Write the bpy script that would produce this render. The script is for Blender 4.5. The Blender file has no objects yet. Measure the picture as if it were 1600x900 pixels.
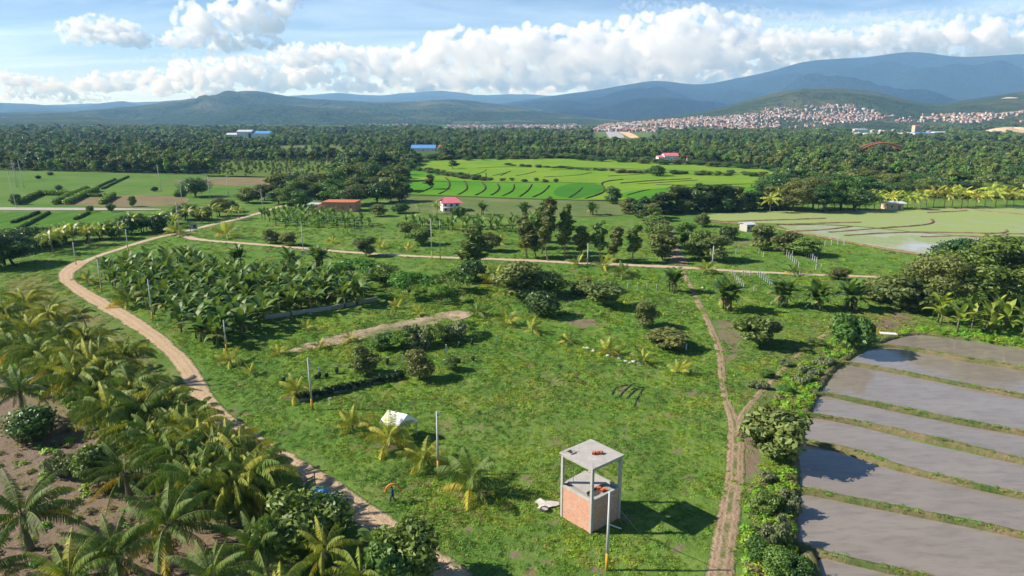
import bpy, bmesh, math, random
import numpy as np
from mathutils import Vector, Matrix, noise as mnoise

# ------------------------------------------------------------------ camera, sky, sun, exposure
R = math.radians
SC = bpy.context.scene
COL = SC.collection
F = 1081.0                       # focal length in pixels of the 1600 px wide photograph
PITCH = math.atan(265 / F)       # horizon 265 px above the middle
CAMZ = 36.0
SUN_EL, SUN_AZ = 35.0, 1.0       # sun stands to the left (-X), a hair beyond it
cam = bpy.data.objects.new('camera', bpy.data.cameras.new('camera'))
COL.objects.link(cam)
cam.location = (0, 0, CAMZ)
cam.rotation_euler = (math.pi / 2 - PITCH, 0, 0)
cam.data.lens = 36 * F / 1600
cam.data.clip_end = 200000
SC.camera = cam

world = bpy.data.worlds.new('World')
SC.world = world
world.use_nodes = True
wn = world.node_tree
wbg = wn.nodes['Background']
sky = wn.nodes.new('ShaderNodeTexSky')
sky.sky_type = 'NISHITA'
sky.sun_disc = False
sky.sun_elevation = R(SUN_EL)
sky.sun_rotation = R(-90 + SUN_AZ)
sky.altitude = 300
sky.air_density = 0.65
sky.dust_density = 0.0
sky.ozone_density = 5.0
# thin high veil cloud shaped to fade overhead
wtc = wn.nodes.new('ShaderNodeTexCoord')
wsep = wn.nodes.new('ShaderNodeSeparateXYZ')
wn.links.new(wtc.outputs['Generated'], wsep.inputs[0])
def wmath(op, a, b=None, clamp=False):
    n = wn.nodes.new('ShaderNodeMath'); n.operation = op; n.use_clamp = clamp
    for i, v in enumerate((a, b)):
        if v is None: continue
        if isinstance(v, (int, float)): n.inputs[i].default_value = v
        else: wn.links.new(v, n.inputs[i])
    return n.outputs[0]
zz = wmath('MAXIMUM', wsep.outputs[2], 0.0)
den = wmath('ADD', zz, 0.09)
wcmb = wn.nodes.new('ShaderNodeCombineXYZ')
wn.links.new(wmath('DIVIDE', wsep.outputs[0], den), wcmb.inputs[0])
wn.links.new(wmath('DIVIDE', wsep.outputs[1], den), wcmb.inputs[1])
wmap = wn.nodes.new('ShaderNodeMapping')
wmap.inputs['Scale'].default_value = (0.55, 1.1, 1)
wmap.inputs['Rotation'].default_value = (0, 0, R(-28))
wn.links.new(wcmb.outputs[0], wmap.inputs['Vector'])
wno = wn.nodes.new('ShaderNodeTexNoise')
wno.inputs['Scale'].default_value = 1.1; wno.inputs['Detail'].default_value = 9
wno.inputs['Roughness'].default_value = 0.58; wno.inputs['Distortion'].default_value = 0.6
wn.links.new(wmap.outputs[0], wno.inputs['Vector'])
wr = wn.nodes.new('ShaderNodeValToRGB')
wr.color_ramp.elements[0].position = 0.40; wr.color_ramp.elements[0].color = (0, 0, 0, 1)
wr.color_ramp.elements[1].position = 0.72; wr.color_ramp.elements[1].color = (1, 1, 1, 1)
wn.links.new(wno.outputs[0], wr.inputs[0])
low = wmath('POWER', wmath('SUBTRACT', 1.0, zz, True), 13.0)
veil = wmath('MULTIPLY_ADD', wr.outputs[0], 0.5)
wn.nodes[-1].inputs[2].default_value = 0.0
veil = wmath('MULTIPLY', veil, wmath('POWER', wmath('SUBTRACT', 1.0, zz, True), 3.0))     # thinned overhead to cut fill light; a level sheet looks denser towards the horizon
veil = wmath('ADD', veil, wmath('MULTIPLY', low, 0.33), True)
wmx = wn.nodes.new('ShaderNodeMix'); wmx.data_type = 'RGBA'
wn.links.new(veil, wmx.inputs[0]); wn.links.new(sky.outputs[0], wmx.inputs[6])
wmx.inputs[7].default_value = (9.6, 12.2, 15.8, 1)
wn.links.new(wmx.outputs[2], wbg.inputs[0])
wbg.inputs[1].default_value = 0.08

sun_data = bpy.data.lights.new('sun', 'SUN')
sun_data.energy = 5.0
sun_data.angle = R(0.5)
sun_data.color = (1.0, 0.96, 0.90)
sun = bpy.data.objects.new('sun', sun_data)
COL.objects.link(sun)
SDIR = Vector((-math.cos(R(SUN_EL)) * math.cos(R(SUN_AZ)), math.cos(R(SUN_EL)) * math.sin(R(SUN_AZ)), math.sin(R(SUN_EL))))
sun.rotation_euler = SDIR.to_track_quat('Z', 'Y').to_euler()
sun.location = SDIR * 300

vs = SC.view_settings
vs.view_transform = 'Standard'; vs.look = 'None'; vs.gamma = 1; vs.exposure = 0.76
vs.use_curve_mapping = False
cy = SC.cycles
cy.use_denoising = True
cy.max_bounces = 22; cy.diffuse_bounces = 3; cy.glossy_bounces = 2; cy.transmission_bounces = 3
cy.transparent_max_bounces = 4; cy.volume_bounces = 22
cy.caustics_reflective = False; cy.caustics_refractive = False
cy.sample_clamp_indirect = 6

# ------------------------------------------------------------------ geometry of the view: where a spot of the photograph stands on the ground
CT, ST = math.cos(PITCH), math.sin(PITCH)
def ray(px, py):
    u = (450 - py) / F
    return Vector(((px - 800) / F, CT + u * ST, -ST + u * CT))
def at(px, py, z=0.0):
    d = ray(px, py); k = (z - CAMZ) / d.z
    return Vector((d.x * k, d.y * k, z))
def atd(px, py, Y):
    d = ray(px, py); k = Y / d.y
    return Vector((d.x * k, Y, CAMZ + d.z * k))
def height(px, py, top):
    g = at(px, py); return atd(px, top, g.y).z
def mpp(px, py):
    """metres per photo pixel across, at the ground spot"""
    d = ray(px, py); k = -CAMZ / d.z
    return k / F
def to_px(x, y, z=0.0):
    """numpy: world -> photo pixels"""
    dz = z - CAMZ
    fw = y * CT - dz * ST; up = y * ST + dz * CT
    return 800 + F * x / fw, 450 - F * up / fw
rng = np.random.default_rng(7)
rnd = random.Random(11)

# ------------------------------------------------------------------ object helpers
def tag(o, label=None, cat=None, group=None, kind=None):
    if label: o['label'] = label
    if cat: o['category'] = cat
    if group: o['group'] = group
    if kind: o['kind'] = kind
    return o
def obj(name, me, parent=None, loc=(0, 0, 0), rot=(0, 0, 0), scale=1.0, color=None, link=True):
    o = bpy.data.objects.new(name, me)
    if link: COL.objects.link(o)
    o.location = loc; o.rotation_euler = rot
    o.scale = (scale,) * 3 if isinstance(scale, (int, float)) else scale
    if parent is not None: o.parent = parent
    if color is not None: o.color = (*color, 1)
    return o
def empty(name, loc, rz=0.0, scale=1.0):
    return obj(name, None, None, loc, (0, 0, rz), scale)
def mesh(name, verts, faces, mats=(), var=None, mi=None, smooth=False):
    """verts (N,3), faces list of arrays (same length per array)"""
    me = bpy.data.meshes.new(name)
    verts = np.asarray(verts, dtype=np.float32).reshape(-1, 3)
    if not isinstance(faces, list) or (len(faces) and not hasattr(faces[0], '__len__')): faces = [faces]
    if len(faces) and not isinstance(faces[0], np.ndarray):
        me.from_pydata(verts.tolist(), [], [tuple(f) for f in faces])
    else:
        loops = np.concatenate([f.reshape(-1) for f in faces]).astype(np.int32)
        sizes = np.concatenate([np.full(len(f), f.shape[1]) for f in faces]).astype(np.int32)
        me.vertices.add(len(verts)); me.vertices.foreach_set('co', verts.ravel())
        me.loops.add(len(loops)); me.loops.foreach_set('vertex_index', loops)
        me.polygons.add(len(sizes))
        me.polygons.foreach_set('loop_start', np.concatenate([[0], np.cumsum(sizes)[:-1]]).astype(np.int32))
        me.update(calc_edges=True)
    for m in mats: me.materials.append(m)
    if mi is not None: me.polygons.foreach_set('material_index', np.asarray(mi, dtype=np.int32))
    if var is not None:
        a = me.attributes.new('var', 'FLOAT', 'POINT'); a.data.foreach_set('value', np.asarray(var, dtype=np.float32))
    if smooth: me.polygons.foreach_set('use_smooth', np.ones(len(me.polygons), dtype=bool))
    me.validate(); me.update()
    return me
class MB:
    """collects pieces (verts, faces, material slot, var) into one mesh"""
    def __init__(s): s.v = []; s.f = []; s.m = []; s.a = []; s.n = 0
    def add(s, v, f, m=0, a=0.5):
        v = np.asarray(v, float).reshape(-1, 3)
        for q in f: s.f.append(tuple(int(i) + s.n for i in q)); s.m.append(m)
        s.v.append(v); s.a.append(np.full(len(v), a) if np.isscalar(a) else np.asarray(a)); s.n += len(v)
    def box(s, c, d, m=0, rz=0.0, a=0.5):
        x, y, z = d[0] / 2, d[1] / 2, d[2] / 2
        v = np.array([(i * x, j * y, k * z) for k in (-1, 1) for j in (-1, 1) for i in (-1, 1)])
        ca, sa = math.cos(rz), math.sin(rz)
        v = np.stack([v[:, 0] * ca - v[:, 1] * sa + c[0], v[:, 0] * sa + v[:, 1] * ca + c[1], v[:, 2] + c[2]], 1)
        s.add(v, [(0, 2, 3, 1), (4, 5, 7, 6), (0, 1, 5, 4), (2, 6, 7, 3), (0, 4, 6, 2), (1, 3, 7, 5)], m, a)
    def tube(s, pts, rad, n=6, m=0, cap=True, a=0.5):
        pts = [Vector(p) for p in pts]; V = []; Fs = []
        if isinstance(rad, (int, float)): rad = [rad] * len(pts)
        up = Vector((0, 0, 1))
        for i, p in enumerate(pts):
            t = (pts[min(i + 1, len(pts) - 1)] - pts[max(i - 1, 0)]).normalized()
            b = t.cross(Vector((0, 1, 0)) if abs(t.z) > .9 else up).normalized(); c = b.cross(t)
            for k in range(n):
                an = 2 * math.pi * k / n
                V.append(p + (b * math.cos(an) + c * math.sin(an)) * rad[i])
        for i in range(len(pts) - 1):
            for k in range(n):
                Fs.append((i * n + k, i * n + (k + 1) % n, (i + 1) * n + (k + 1) % n, (i + 1) * n + k))
        if cap:
            Fs.append(tuple(range(n))[::-1]); Fs.append(tuple((len(pts) - 1) * n + k for k in range(n)))
        s.add([tuple(v) for v in V], Fs, m, a)
    def build(s, name, mats=(), smooth=False):
        me = bpy.data.meshes.new(name)
        me.from_pydata(np.concatenate(s.v).tolist(), [], s.f)
        for m in mats: me.materials.append(m)
        me.polygons.foreach_set('material_index', s.m)
        a = me.attributes.new('var', 'FLOAT', 'POINT'); a.data.foreach_set('value', np.concatenate(s.a).astype(np.float32))
        if smooth: me.polygons.foreach_set('use_smooth', [True] * len(s.f))
        me.update(); return me
def box_mesh(name, c, d, mats, rz=0.0):
    b = MB(); b.box(c, d, 0, rz); return b.build(name, mats)

# ------------------------------------------------------------------ material helpers
class NT:
    def __init__(s, name):
        s.mat = bpy.data.materials.new(name); s.mat.use_nodes = True
        s.nt = s.mat.node_tree; s.nt.nodes.clear()
        s.out = s.nt.nodes.new('ShaderNodeOutputMaterial')
    def n(s, t, **kw):
        nd = s.nt.nodes.new(t)
        for k, v in kw.items(): setattr(nd, k, v)
        return nd
    def set(s, sock, v):
        if v is None: return
        if isinstance(v, bpy.types.NodeSocket): s.nt.links.new(v, sock)
        elif isinstance(v, (tuple, list)) and len(v) == 3 and sock.type == 'RGBA': sock.default_value = (*v, 1)
        else: sock.default_value = v
    def pos(s):
        return s.n('ShaderNodeNewGeometry').outputs['Position']
    def objco(s):
        return s.n('ShaderNodeTexCoord').outputs['Object']
    def noise(s, co, scale, detail=3, rough=.5, dist=0.0, stretch=None):
        if stretch:
            mp = s.n('ShaderNodeMapping'); s.set(mp.inputs[0], co); mp.inputs['Scale'].default_value = stretch; co = mp.outputs[0]
        nd = s.n('ShaderNodeTexNoise'); s.set(nd.inputs['Vector'], co)
        nd.inputs['Scale'].default_value = scale; nd.inputs['Detail'].default_value = detail
        nd.inputs['Roughness'].default_value = rough; nd.inputs['Distortion'].default_value = dist
        return nd.outputs[0]
    def ramp(s, fac, stops):
        nd = s.n('ShaderNodeValToRGB'); s.set(nd.inputs[0], fac)
        el = nd.color_ramp.elements
        while len(el) < len(stops): el.new(0.5)
        for e, (p, c) in zip(el, stops):
            e.position = p; e.color = (*c, 1) if hasattr(c, '__len__') else (c, c, c, 1)
        return nd.outputs[0]
    def mix(s, fac, a, b, mode='MIX'):
        nd = s.n('ShaderNodeMix', data_type='RGBA', blend_type=mode)
        s.set(nd.inputs[0], fac); s.set(nd.inputs[6], a); s.set(nd.inputs[7], b); return nd.outputs[2]
    def math(s, op, a, b=None, c=None, clamp=False):
        nd = s.n('ShaderNodeMath', operation=op, use_clamp=clamp); s.set(nd.inputs[0], a); s.set(nd.inputs[1], b); s.set(nd.inputs[2], c); return nd.outputs[0]
    def attr(s, name):
        return s.n('ShaderNodeAttribute', attribute_name=name).outputs['Fac']
    def rand(s):
        return s.n('ShaderNodeObjectInfo').outputs['Random']
    def ocol(s):
        return s.n('ShaderNodeObjectInfo').outputs['Color']
    def hsv(s, col, h=.5, sat=1.0, v=1.0):
        nd = s.n('ShaderNodeHueSaturation'); s.set(nd.inputs['Color'], col); s.set(nd.inputs['Hue'], h); s.set(nd.inputs['Saturation'], sat); s.set(nd.inputs['Value'], v); return nd.outputs[0]
    def bump(s, h, dist=.1, strength=1.0, normal=None):
        nd = s.n('ShaderNodeBump'); s.set(nd.inputs['Height'], h); nd.inputs['Distance'].default_value = dist; nd.inputs['Strength'].default_value = strength
        if normal is not None: s.set(nd.inputs['Normal'], normal)
        return nd.outputs[0]
    def principled(s, col, rough=.8, spec=.3, normal=None, metal=0.0):
        nd = s.n('ShaderNodeBsdfPrincipled'); s.set(nd.inputs['Base Color'], col); s.set(nd.inputs['Roughness'], rough)
        s.set(nd.inputs['Specular IOR Level'], spec); s.set(nd.inputs['Metallic'], metal)
        if normal is not None: s.set(nd.inputs['Normal'], normal)
        return nd.outputs[0]
    def surf(s, sh):
        s.nt.links.new(sh, s.out.inputs['Surface']); return s.mat
LEAF_GAIN = 1.7
def leafmat(name, dark, light, trans=.28, rough=.5, spec=.35, tint=False, hue=.03, val=.35, posvar=0.0):
    m = NT(name)
    k = 1.0 if tint else LEAF_GAIN
    c = m.mix(m.attr('var'), tuple(x * k for x in dark), tuple(x * k for x in light))
    r = m.rand()
    if tint: c = m.mix(1.0, c, m.ocol(), 'MULTIPLY')
    h = m.math('MULTIPLY_ADD', r, hue, .5 - hue / 2)
    r2 = m.math('FRACT', m.math('MULTIPLY', r, 7.31))
    v = m.math('MULTIPLY_ADD', r2, val, 1 - val / 2)
    c = m.hsv(c, h, 1.0, v)
    if posvar:
        nz = m.noise(m.pos(), posvar, 3)
        c = m.mix(m.ramp(nz, [(.4, 0.0), (.62, 1.0)]), c, m.mix(1.0, c, (1.5, 1.25, .8), 'MULTIPLY'))
    d = m.principled(c, rough, spec)
    t = m.n('ShaderNodeBsdfTranslucent'); m.set(t.inputs[0], m.mix(1.0, c, (1.25, 1.2, .6), 'MULTIPLY'))
    x = m.n('ShaderNodeMixShader'); x.inputs[0].default_value = trans
    m.nt.links.new(d, x.inputs[1]); m.nt.links.new(t.outputs[0], x.inputs[2])
    return m.surf(x.outputs[0])
def plainmat(name, col, rough=.75, spec=.3, vary=.25, scale=1.2, bump=.02, metal=0.0):
    m = NT(name); co = m.objco()
    nz = m.noise(co, scale, 5, .65); n2 = m.noise(co, scale * 9, 3, .6)
    f = m.math('MULTIPLY_ADD', nz, vary * 2, 1 - vary)
    f2 = m.math('MULTIPLY_ADD', n2, vary, 1 - vary / 2)
    c = m.hsv(col, .5, 1.0, m.math('MULTIPLY', f, f2))
    return m.surf(m.principled(c, rough, spec, m.bump(n2, bump) if bump else None, metal))
def tintmat(name, rough=.75, vary=.25, scale=.4):
    m = NT(name); nz = m.noise(m.objco(), scale, 4, .65)
    f = m.math('MULTIPLY_ADD', nz, vary * 2, 1 - vary)
    return m.surf(m.principled(m.hsv(m.ocol(), .5, 1.0, f), rough, .25))

# ------------------------------------------------------------------ materials of the setting
G_DARK, G_MID, G_LIGHT = (.062, .130, .020), (.110, .195, .030), (.188, .250, .058)
SOIL, SOIL_L = (.135, .098, .068), (.255, .195, .138)
def grass_colour(m, co):
    big = m.noise(co, .035, 4, .6); mid = m.noise(co, .22, 4, .6); fine = m.noise(co, 1.5, 4, .7)
    c = m.ramp(mid, [(.30, G_DARK), (.48, G_MID), (.68, G_LIGHT)])
    c = m.mix(m.ramp(big, [(.42, 0.0), (.6, .65)]), c, (.068, .170, .024))
    c = m.mix(m.ramp(m.noise(co, .09, 3, .6, .4), [(.54, 0.0), (.68, .55)]), c, (.19, .21, .075))
    c = m.hsv(c, .5, 1.0, m.math('MULTIPLY_ADD', fine, .9, .55))
    return c, mid, fine
def ground_material():
    m = NT('ground'); co = m.pos()
    c, mid, fine = grass_colour(m, co)
    lit = m.noise(co, 4.0, 4, .7)
    # dry, thin grass
    dryf = m.math('MULTIPLY', m.attr('dry'), m.ramp(m.noise(co, .5, 5, .65), [(.35, .25), (.6, 1.0)]))
    c = m.mix(dryf, c, m.mix(lit, (.13, .105, .045), (.27, .205, .10)))
    # bare soil
    soil = m.mix(m.noise(co, .7, 5, .7), SOIL, SOIL_L)
    soil = m.hsv(soil, .5, 1.0, m.math('MULTIPLY_ADD', lit, .8, .6))
    sf = m.math('ADD', m.attr('dirt'), m.math('MULTIPLY_ADD', m.noise(co, .9, 5, .7), 1.3, -.65))
    sf = m.ramp(sf, [(.42, 0.0), (.60, 1.0)])
    c = m.mix(sf, c, soil)
    # small bare spots in the sward
    bare = m.ramp(m.noise(co, .16, 5, .62, .3), [(.615, 0.0), (.67, .8)])
    c = m.mix(bare, c, (.20, .145, .085))
    # beyond the fields the ground is dark undergrowth
    c = m.mix(m.attr('wood'), c, (.05, .08, .022))
    h = m.math('ADD', m.math('MULTIPLY', fine, .6), m.math('MULTIPLY', lit, .4))
    return m.surf(m.principled(c, .95, .08, m.bump(h, .28, .9)))
def field_material(name, a, b, stripes=None, scale=.12, spots=None, spotf=(.55, .68)):
    m = NT(name); co = m.pos()
    nz = m.noise(co, scale, 5, .65); fine = m.noise(co, 1.2, 4, .7)
    c = m.mix(m.ramp(nz, [(.35, 0.0), (.65, 1.0)]), a, b)
    if spots: c = m.mix(m.ramp(m.noise(co, .045, 5, .65, .5), [(spotf[0], 0.0), (spotf[1], 1.0)]), c, spots)
    if stripes:
        c = m.mix(m.ramp(m.noise(co, 1.0, 3, .6, 0, stripes), [(.4, 0.0), (.6, .7)]), c, tuple(x * .7 for x in a))
    c = m.hsv(c, .5, 1.0, m.math('MULTIPLY_ADD', fine, .7, .65))
    return m.surf(m.principled(c, .95, .05, m.bump(fine, .25)))
def road_material(name, a, b, track=True):
    m = NT(name); co = m.pos()
    nz = m.noise(co, .35, 5, .7); fine = m.noise(co, 3.5, 4, .7)
    c = m.mix(nz, a, b)
    c = m.hsv(c, .5, 1.0, m.math('MULTIPLY_ADD', fine, .5, .75))
    h = fine
    if track:
        u = m.attr('across')                      # -1 .. 1 across the road, wheel ruts at +-.4
        w = m.math('ADD', u, m.math('MULTIPLY_ADD', m.noise(co, .12, 3), .5, -.25))
        k = m.math('ABSOLUTE', m.math('SUBTRACT', m.math('ABSOLUTE', w), .36))
        rut = m.ramp(k, [(.05, 1.0), (.2, 0.0)])
        rut = m.math('MULTIPLY', rut, m.ramp(m.noise(co, .8, 4, .7), [(.38, .1), (.6, 1.0)]))
        c = m.mix(m.math('MULTIPLY', rut, .34), c, tuple(x * .48 for x in a))
    u2 = m.math('ABSOLUTE', m.attr('across'))
    gz_ = m.noise(co, .9, 5, .7)
    edge = m.ramp(m.math('ADD', m.math('MULTIPLY', u2, 1.0), m.math('MULTIPLY_ADD', gz_, .9, -.45)), [(.68, 0.0), (.92, 1.0)])
    g_ = m.mix(fine, (.055, .105, .02), (.13, .165, .05))
    c = m.mix(edge, c, g_)
    if not track:
        mid = m.math('MULTIPLY', m.ramp(u2, [(.12, 1.0), (.30, 0.0)]), m.ramp(m.noise(co, .45, 5, .7), [(.42, 0.0), (.58, .85)]))
        c = m.mix(mid, c, g_)
        wet = m.math('MULTIPLY', m.ramp(m.math('ABSOLUTE', m.math('SUBTRACT', u2, .5)), [(.06, 1.0), (.2, 0.0)]), m.ramp(m.noise(co, .7, 4, .7), [(.4, 0.0), (.6, .55)]))
        c = m.mix(wet, c, tuple(x * .5 for x in a))
    return m.surf(m.principled(c, .95, .1, m.bump(h, .18)))
def water_material(name, mud, mud2, rough=.16, green=None, greenf=(.45, .6), gscale=.06):
    m = NT(name); co = m.pos()
    a = m.noise(co, .10, 5, .6, .6, (1, 2.2, 1)); b = m.noise(co, .6, 5, .7, .3, (.6, 2.0, 1))
    c = m.mix(a, mud, mud2)
    c = m.mix(m.ramp(b, [(.45, 0.0), (.74, .5)]), c, tuple(x * .55 for x in mud))
    r = m.math('MULTIPLY_ADD', b, .12, rough)
    if green:
        g = m.ramp(m.noise(co, gscale, 5, .62, .4), [(greenf[0], 0.0), (greenf[1], 1.0)])
        g = m.math('MULTIPLY', g, m.ramp(m.noise(co, 1.6, 3, .6), [(.25, .55), (.6, 1.0)]))
        c = m.mix(g, c, green); r = m.math('MULTIPLY_ADD', g, .6, r)
    rip = m.noise(co, 2.2, 3, .6, .2, (1, .5, 1))
    return m.surf(m.principled(c, r, .75, m.bump(rip, .010, .5)))
M = {}
M['ground'] = ground_material()
M['road'] = road_material('road', (.42, .295, .175), (.56, .415, .27))
M['lane'] = road_material('lane', (.46, .35, .24), (.60, .47, .34), True)
M['track'] = road_material('track', (.27, .185, .115), (.47, .34, .225), False)
M['bund'] = field_material('bund', (.070, .105, .028), (.20, .155, .085), scale=.22)
M['bund_dark'] = field_material('bund_dark', (.045, .055, .02), (.075, .08, .03), scale=.3)
M['bund_brown'] = field_material('bund_brown', (.15, .10, .055), (.26, .19, .11), scale=.3)
M['mud_water'] = water_material('mud_water', (.20, .168, .135), (.30, .26, .215), .035)
M['rice_water'] = water_material('rice_water', (.30, .29, .20), (.38, .37, .27), .25, (.225, .30, .055), (.24, .46))
M['rice_water2'] = water_material('rice_water_thin', (.40, .39, .31), (.52, .51, .43), .15, (.21, .275, .07), (.40, .58))

# ------------------------------------------------------------------ polygons on the ground
def poly(px): return np.array([at(x, y)[:2] for x, y in px])
def inside(P, X, Y):
    r = np.zeros(X.shape, bool); n = len(P)
    for i in range(n):
        x0, y0 = P[i]; x1, y1 = P[(i + 1) % n]
        if y0 == y1: continue
        c = ((y0 > Y) != (y1 > Y)) & (X < (x1 - x0) * (Y - y0) / (y1 - y0) + x0)
        r ^= c
    return r
def edge_dist(P, X, Y, closed=True):
    best = np.full(X.shape, 1e9)
    for i in range(len(P) if closed else len(P) - 1):
        a = P[i]; b = P[(i + 1) % len(P)]; d = b - a; L = max((d * d).sum(), 1e-9)
        t = np.clip(((X - a[0]) * d[0] + (Y - a[1]) * d[1]) / L, 0, 1)
        best = np.minimum(best, np.hypot(X - a[0] - t * d[0], Y - a[1] - t * d[1]))
    return best
def soft(P, X, Y, w):
    d = edge_dist(P, X, Y); s = np.where(inside(P, X, Y), d, -d)
    return np.clip(s / w * .5 + .5, 0, 1)
def resample(pts, step):
    pts = np.asarray(pts, float); seg = np.hypot(*np.diff(pts, axis=0).T); s = np.concatenate([[0], np.cumsum(seg)])
    n = max(2, int(s[-1] / step) + 1); q = np.linspace(0, s[-1], n)
    return np.stack([np.interp(q, s, pts[:, k]) for k in range(pts.shape[1])], 1)
def smooth_line(pts, n=3):
    pts = np.asarray(pts, float)
    for _ in range(n):
        a = pts[:-1] * .75 + pts[1:] * .25; b = pts[:-1] * .25 + pts[1:] * .75
        pts = np.concatenate([pts[:1], np.stack([a, b], 1).reshape(-1, pts.shape[1]), pts[-1:]])
    return pts
def wob(x, seed, k=1.0): 
    return np.array([mnoise.noise(Vector((v * k, seed * 7.3, 0))) for v in x])

# the eight muddy basins beside the track (near edge first), photo outlines
BASINS = [
    [(1246, 776), (1262, 772), (1330, 786), (1430, 806), (1530, 826), (1640, 850), (1760, 878), (1760, 960), (1560, 960), (1490, 905), (1400, 884), (1290, 858), (1250, 842), (1245, 810)],
    [(1246, 700), (1256, 690), (1300, 702), (1400, 734), (1500, 758), (1640, 788), (1760, 816), (1760, 862), (1640, 836), (1500, 808), (1400, 786), (1262, 756), (1250, 748)],
    [(1257, 655), (1270, 650), (1340, 664), (1440, 690), (1540, 712), (1640, 734), (1760, 760), (1760, 802), (1640, 774), (1500, 744), (1400, 718), (1320, 694), (1258, 684)],
    [(1272, 622), (1290, 617), (1400, 642), (1500, 662), (1600, 680), (1760, 710), (1760, 748), (1640, 722), (1500, 692), (1400, 668), (1330, 650), (1268, 642)],
    [(1300, 578), (1324, 569), (1400, 582), (1500, 602), (1600, 622), (1760, 652), (1760, 698), (1600, 668), (1500, 650), (1400, 630), (1310, 611), (1284, 608), (1288, 592)],
    [(1330, 562), (1352, 543), (1400, 541), (1500, 562), (1600, 578), (1760, 604), (1760, 642), (1600, 613), (1500, 594), (1400, 574), (1340, 563)],
    [(1376, 537), (1430, 520), (1490, 528), (1560, 538), (1640, 552), (1760, 572), (1760, 596), (1600, 569), (1500, 553), (1400, 536)],
    [(1290, 873), (1310, 870), (1400, 893), (1480, 912), (1540, 960), (1300, 960), (1288, 900)],
]
BASIN_W = [poly(b) for b in BASINS]
PADDY = poly([(1246, 960), (1238, 846), (1237, 770), (1243, 740), (1240, 700), (1250, 668), (1264, 634), (1280, 604), (1298, 576), (1332, 552), (1368, 534), (1425, 518), (1490, 524), (1800, 572), (1800, 960)])
ROAD_L = [(745, 1060), (640, 930), (600, 872), (560, 826), (520, 790), (470, 760), (420, 728), (380, 700), (340, 672), (306, 636), (288, 604), (272, 570), (240, 540), (196, 508), (150, 482), (112, 458), (92, 440), (86, 428), (96, 418), (120, 407)]
ROAD_R = [(900, 1060), (775, 930), (745, 900), (694, 862), (640, 826), (588, 790), (530, 752), (476, 718), (426, 692), (390, 668), (352, 640), (326, 604), (310, 572), (276, 538), (226, 500), (176, 472), (138, 452), (120, 440), (116, 430), (126, 420), (142, 409)]
LANE_A = [((120, 413), 2.6), ((160, 398), 2.4), (  (205, 383), 2.5), ((250, 370), 2.8), ((290, 362), 3.2), ((318, 354), 3.2), ((370, 343), 3.0), ((402, 334), 3.0), ((440, 322), 3), ((470, 312), 3)]
LANE_B = [((282, 368), 3.4), ((310, 375), 3.2), ((350, 378), 2.8), ((440, 385), 2.6), ((560, 396), 2.6), ((700, 403), 2.8), ((800, 406), 3.0), ((900, 411), 3.0), ((1000, 415), 3.4), ((1080, 419), 3.4), ((1150, 424), 2.6), ((1250, 429), 2.4), ((1370, 433), 2.2)]
PATH_C = [((1060, 418), 2.2), ((1072, 432), 1.3), ((1082, 455), 1.2), ((1098, 486), 1.3), ((1114, 520), 1.5), ((1126, 552), 1.3), ((1128, 590), 1.1), ((1132, 620), 1.1), ((1146, 655), 1.5), ((1152, 690), 2.0), ((1148, 730), 2.2), ((1144, 780), 2.2), ((1134, 830), 2.3), ((1126, 880), 2.4), ((1120, 930), 2.4), ((1106, 1060), 2.4)]
PATH_D = [((1340, 500), .8), ((1290, 520), .8), ((1250, 552), .9), ((1215, 585), .9), ((1185, 618), .9), ((1160, 646), 1.0), ((1150, 668), 1.2)]
TRACK_U = [((1040, 352), 3.6), ((1046, 372), 4.0), ((1052, 392), 4.6), ((1062, 414), 5.0)]
road_poly = poly(ROAD_L + ROAD_R[::-1])
def lane_w(px, k=1.0): return np.array([[*at(*p)[:2], w * k] for p, w in px])
LANES = [lane_w(LANE_A), lane_w(LANE_B), lane_w(PATH_C), lane_w(PATH_D), lane_w(TRACK_U)]

# ------------------------------------------------------------------ ground: one sheet to the horizon
def grow(a, b, step, out, k=1.13):
    base = list(np.arange(a, b, step)); hi = [base[-1]]; s = step
    while hi[-1] < out[1]: s *= k; hi.append(hi[-1] + s)
    lo = [base[0]]; s = step
    while lo[-1] > out[0]: s *= k; lo.append(lo[-1] - s)
    return np.array(lo[1:][::-1] + base + hi[1:])
gx = grow(-95, 100, .8, (-32000, 32000)); gy = grow(38, 150, .8, (-3000, 60000))
GX, GY = np.meshgrid(gx, gy)
GZ = np.zeros(GX.shape)
DIRT = np.zeros(GX.shape); DRY = np.zeros(GX.shape); WOOD = np.zeros(GX.shape)
near = (GX > -120) & (GX < 130) & (GY > 30) & (GY < 400)
nx_, ny_ = GX[near], GY[near]
rough = np.array([mnoise.fractal(Vector((x * .16, y * .16, 3.0)), 1.0, 2.0, 4) for x, y in zip(nx_, ny_)])
flat_ = np.where(inside(road_poly, nx_, ny_), -1.0, edge_dist(road_poly, nx_, ny_))
for Ln in LANES: flat_ = np.minimum(flat_, edge_dist(Ln[:, :2], nx_, ny_, False) - Ln[:, 2].mean() / 2)
z = (rough * .13 - .04) * np.clip(flat_ / 2.5, 0, 1)
dirt = np.zeros(nx_.shape); dry = np.zeros(nx_.shape)
z = np.where(inside(PADDY, nx_, ny_), -.62, z)
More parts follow.
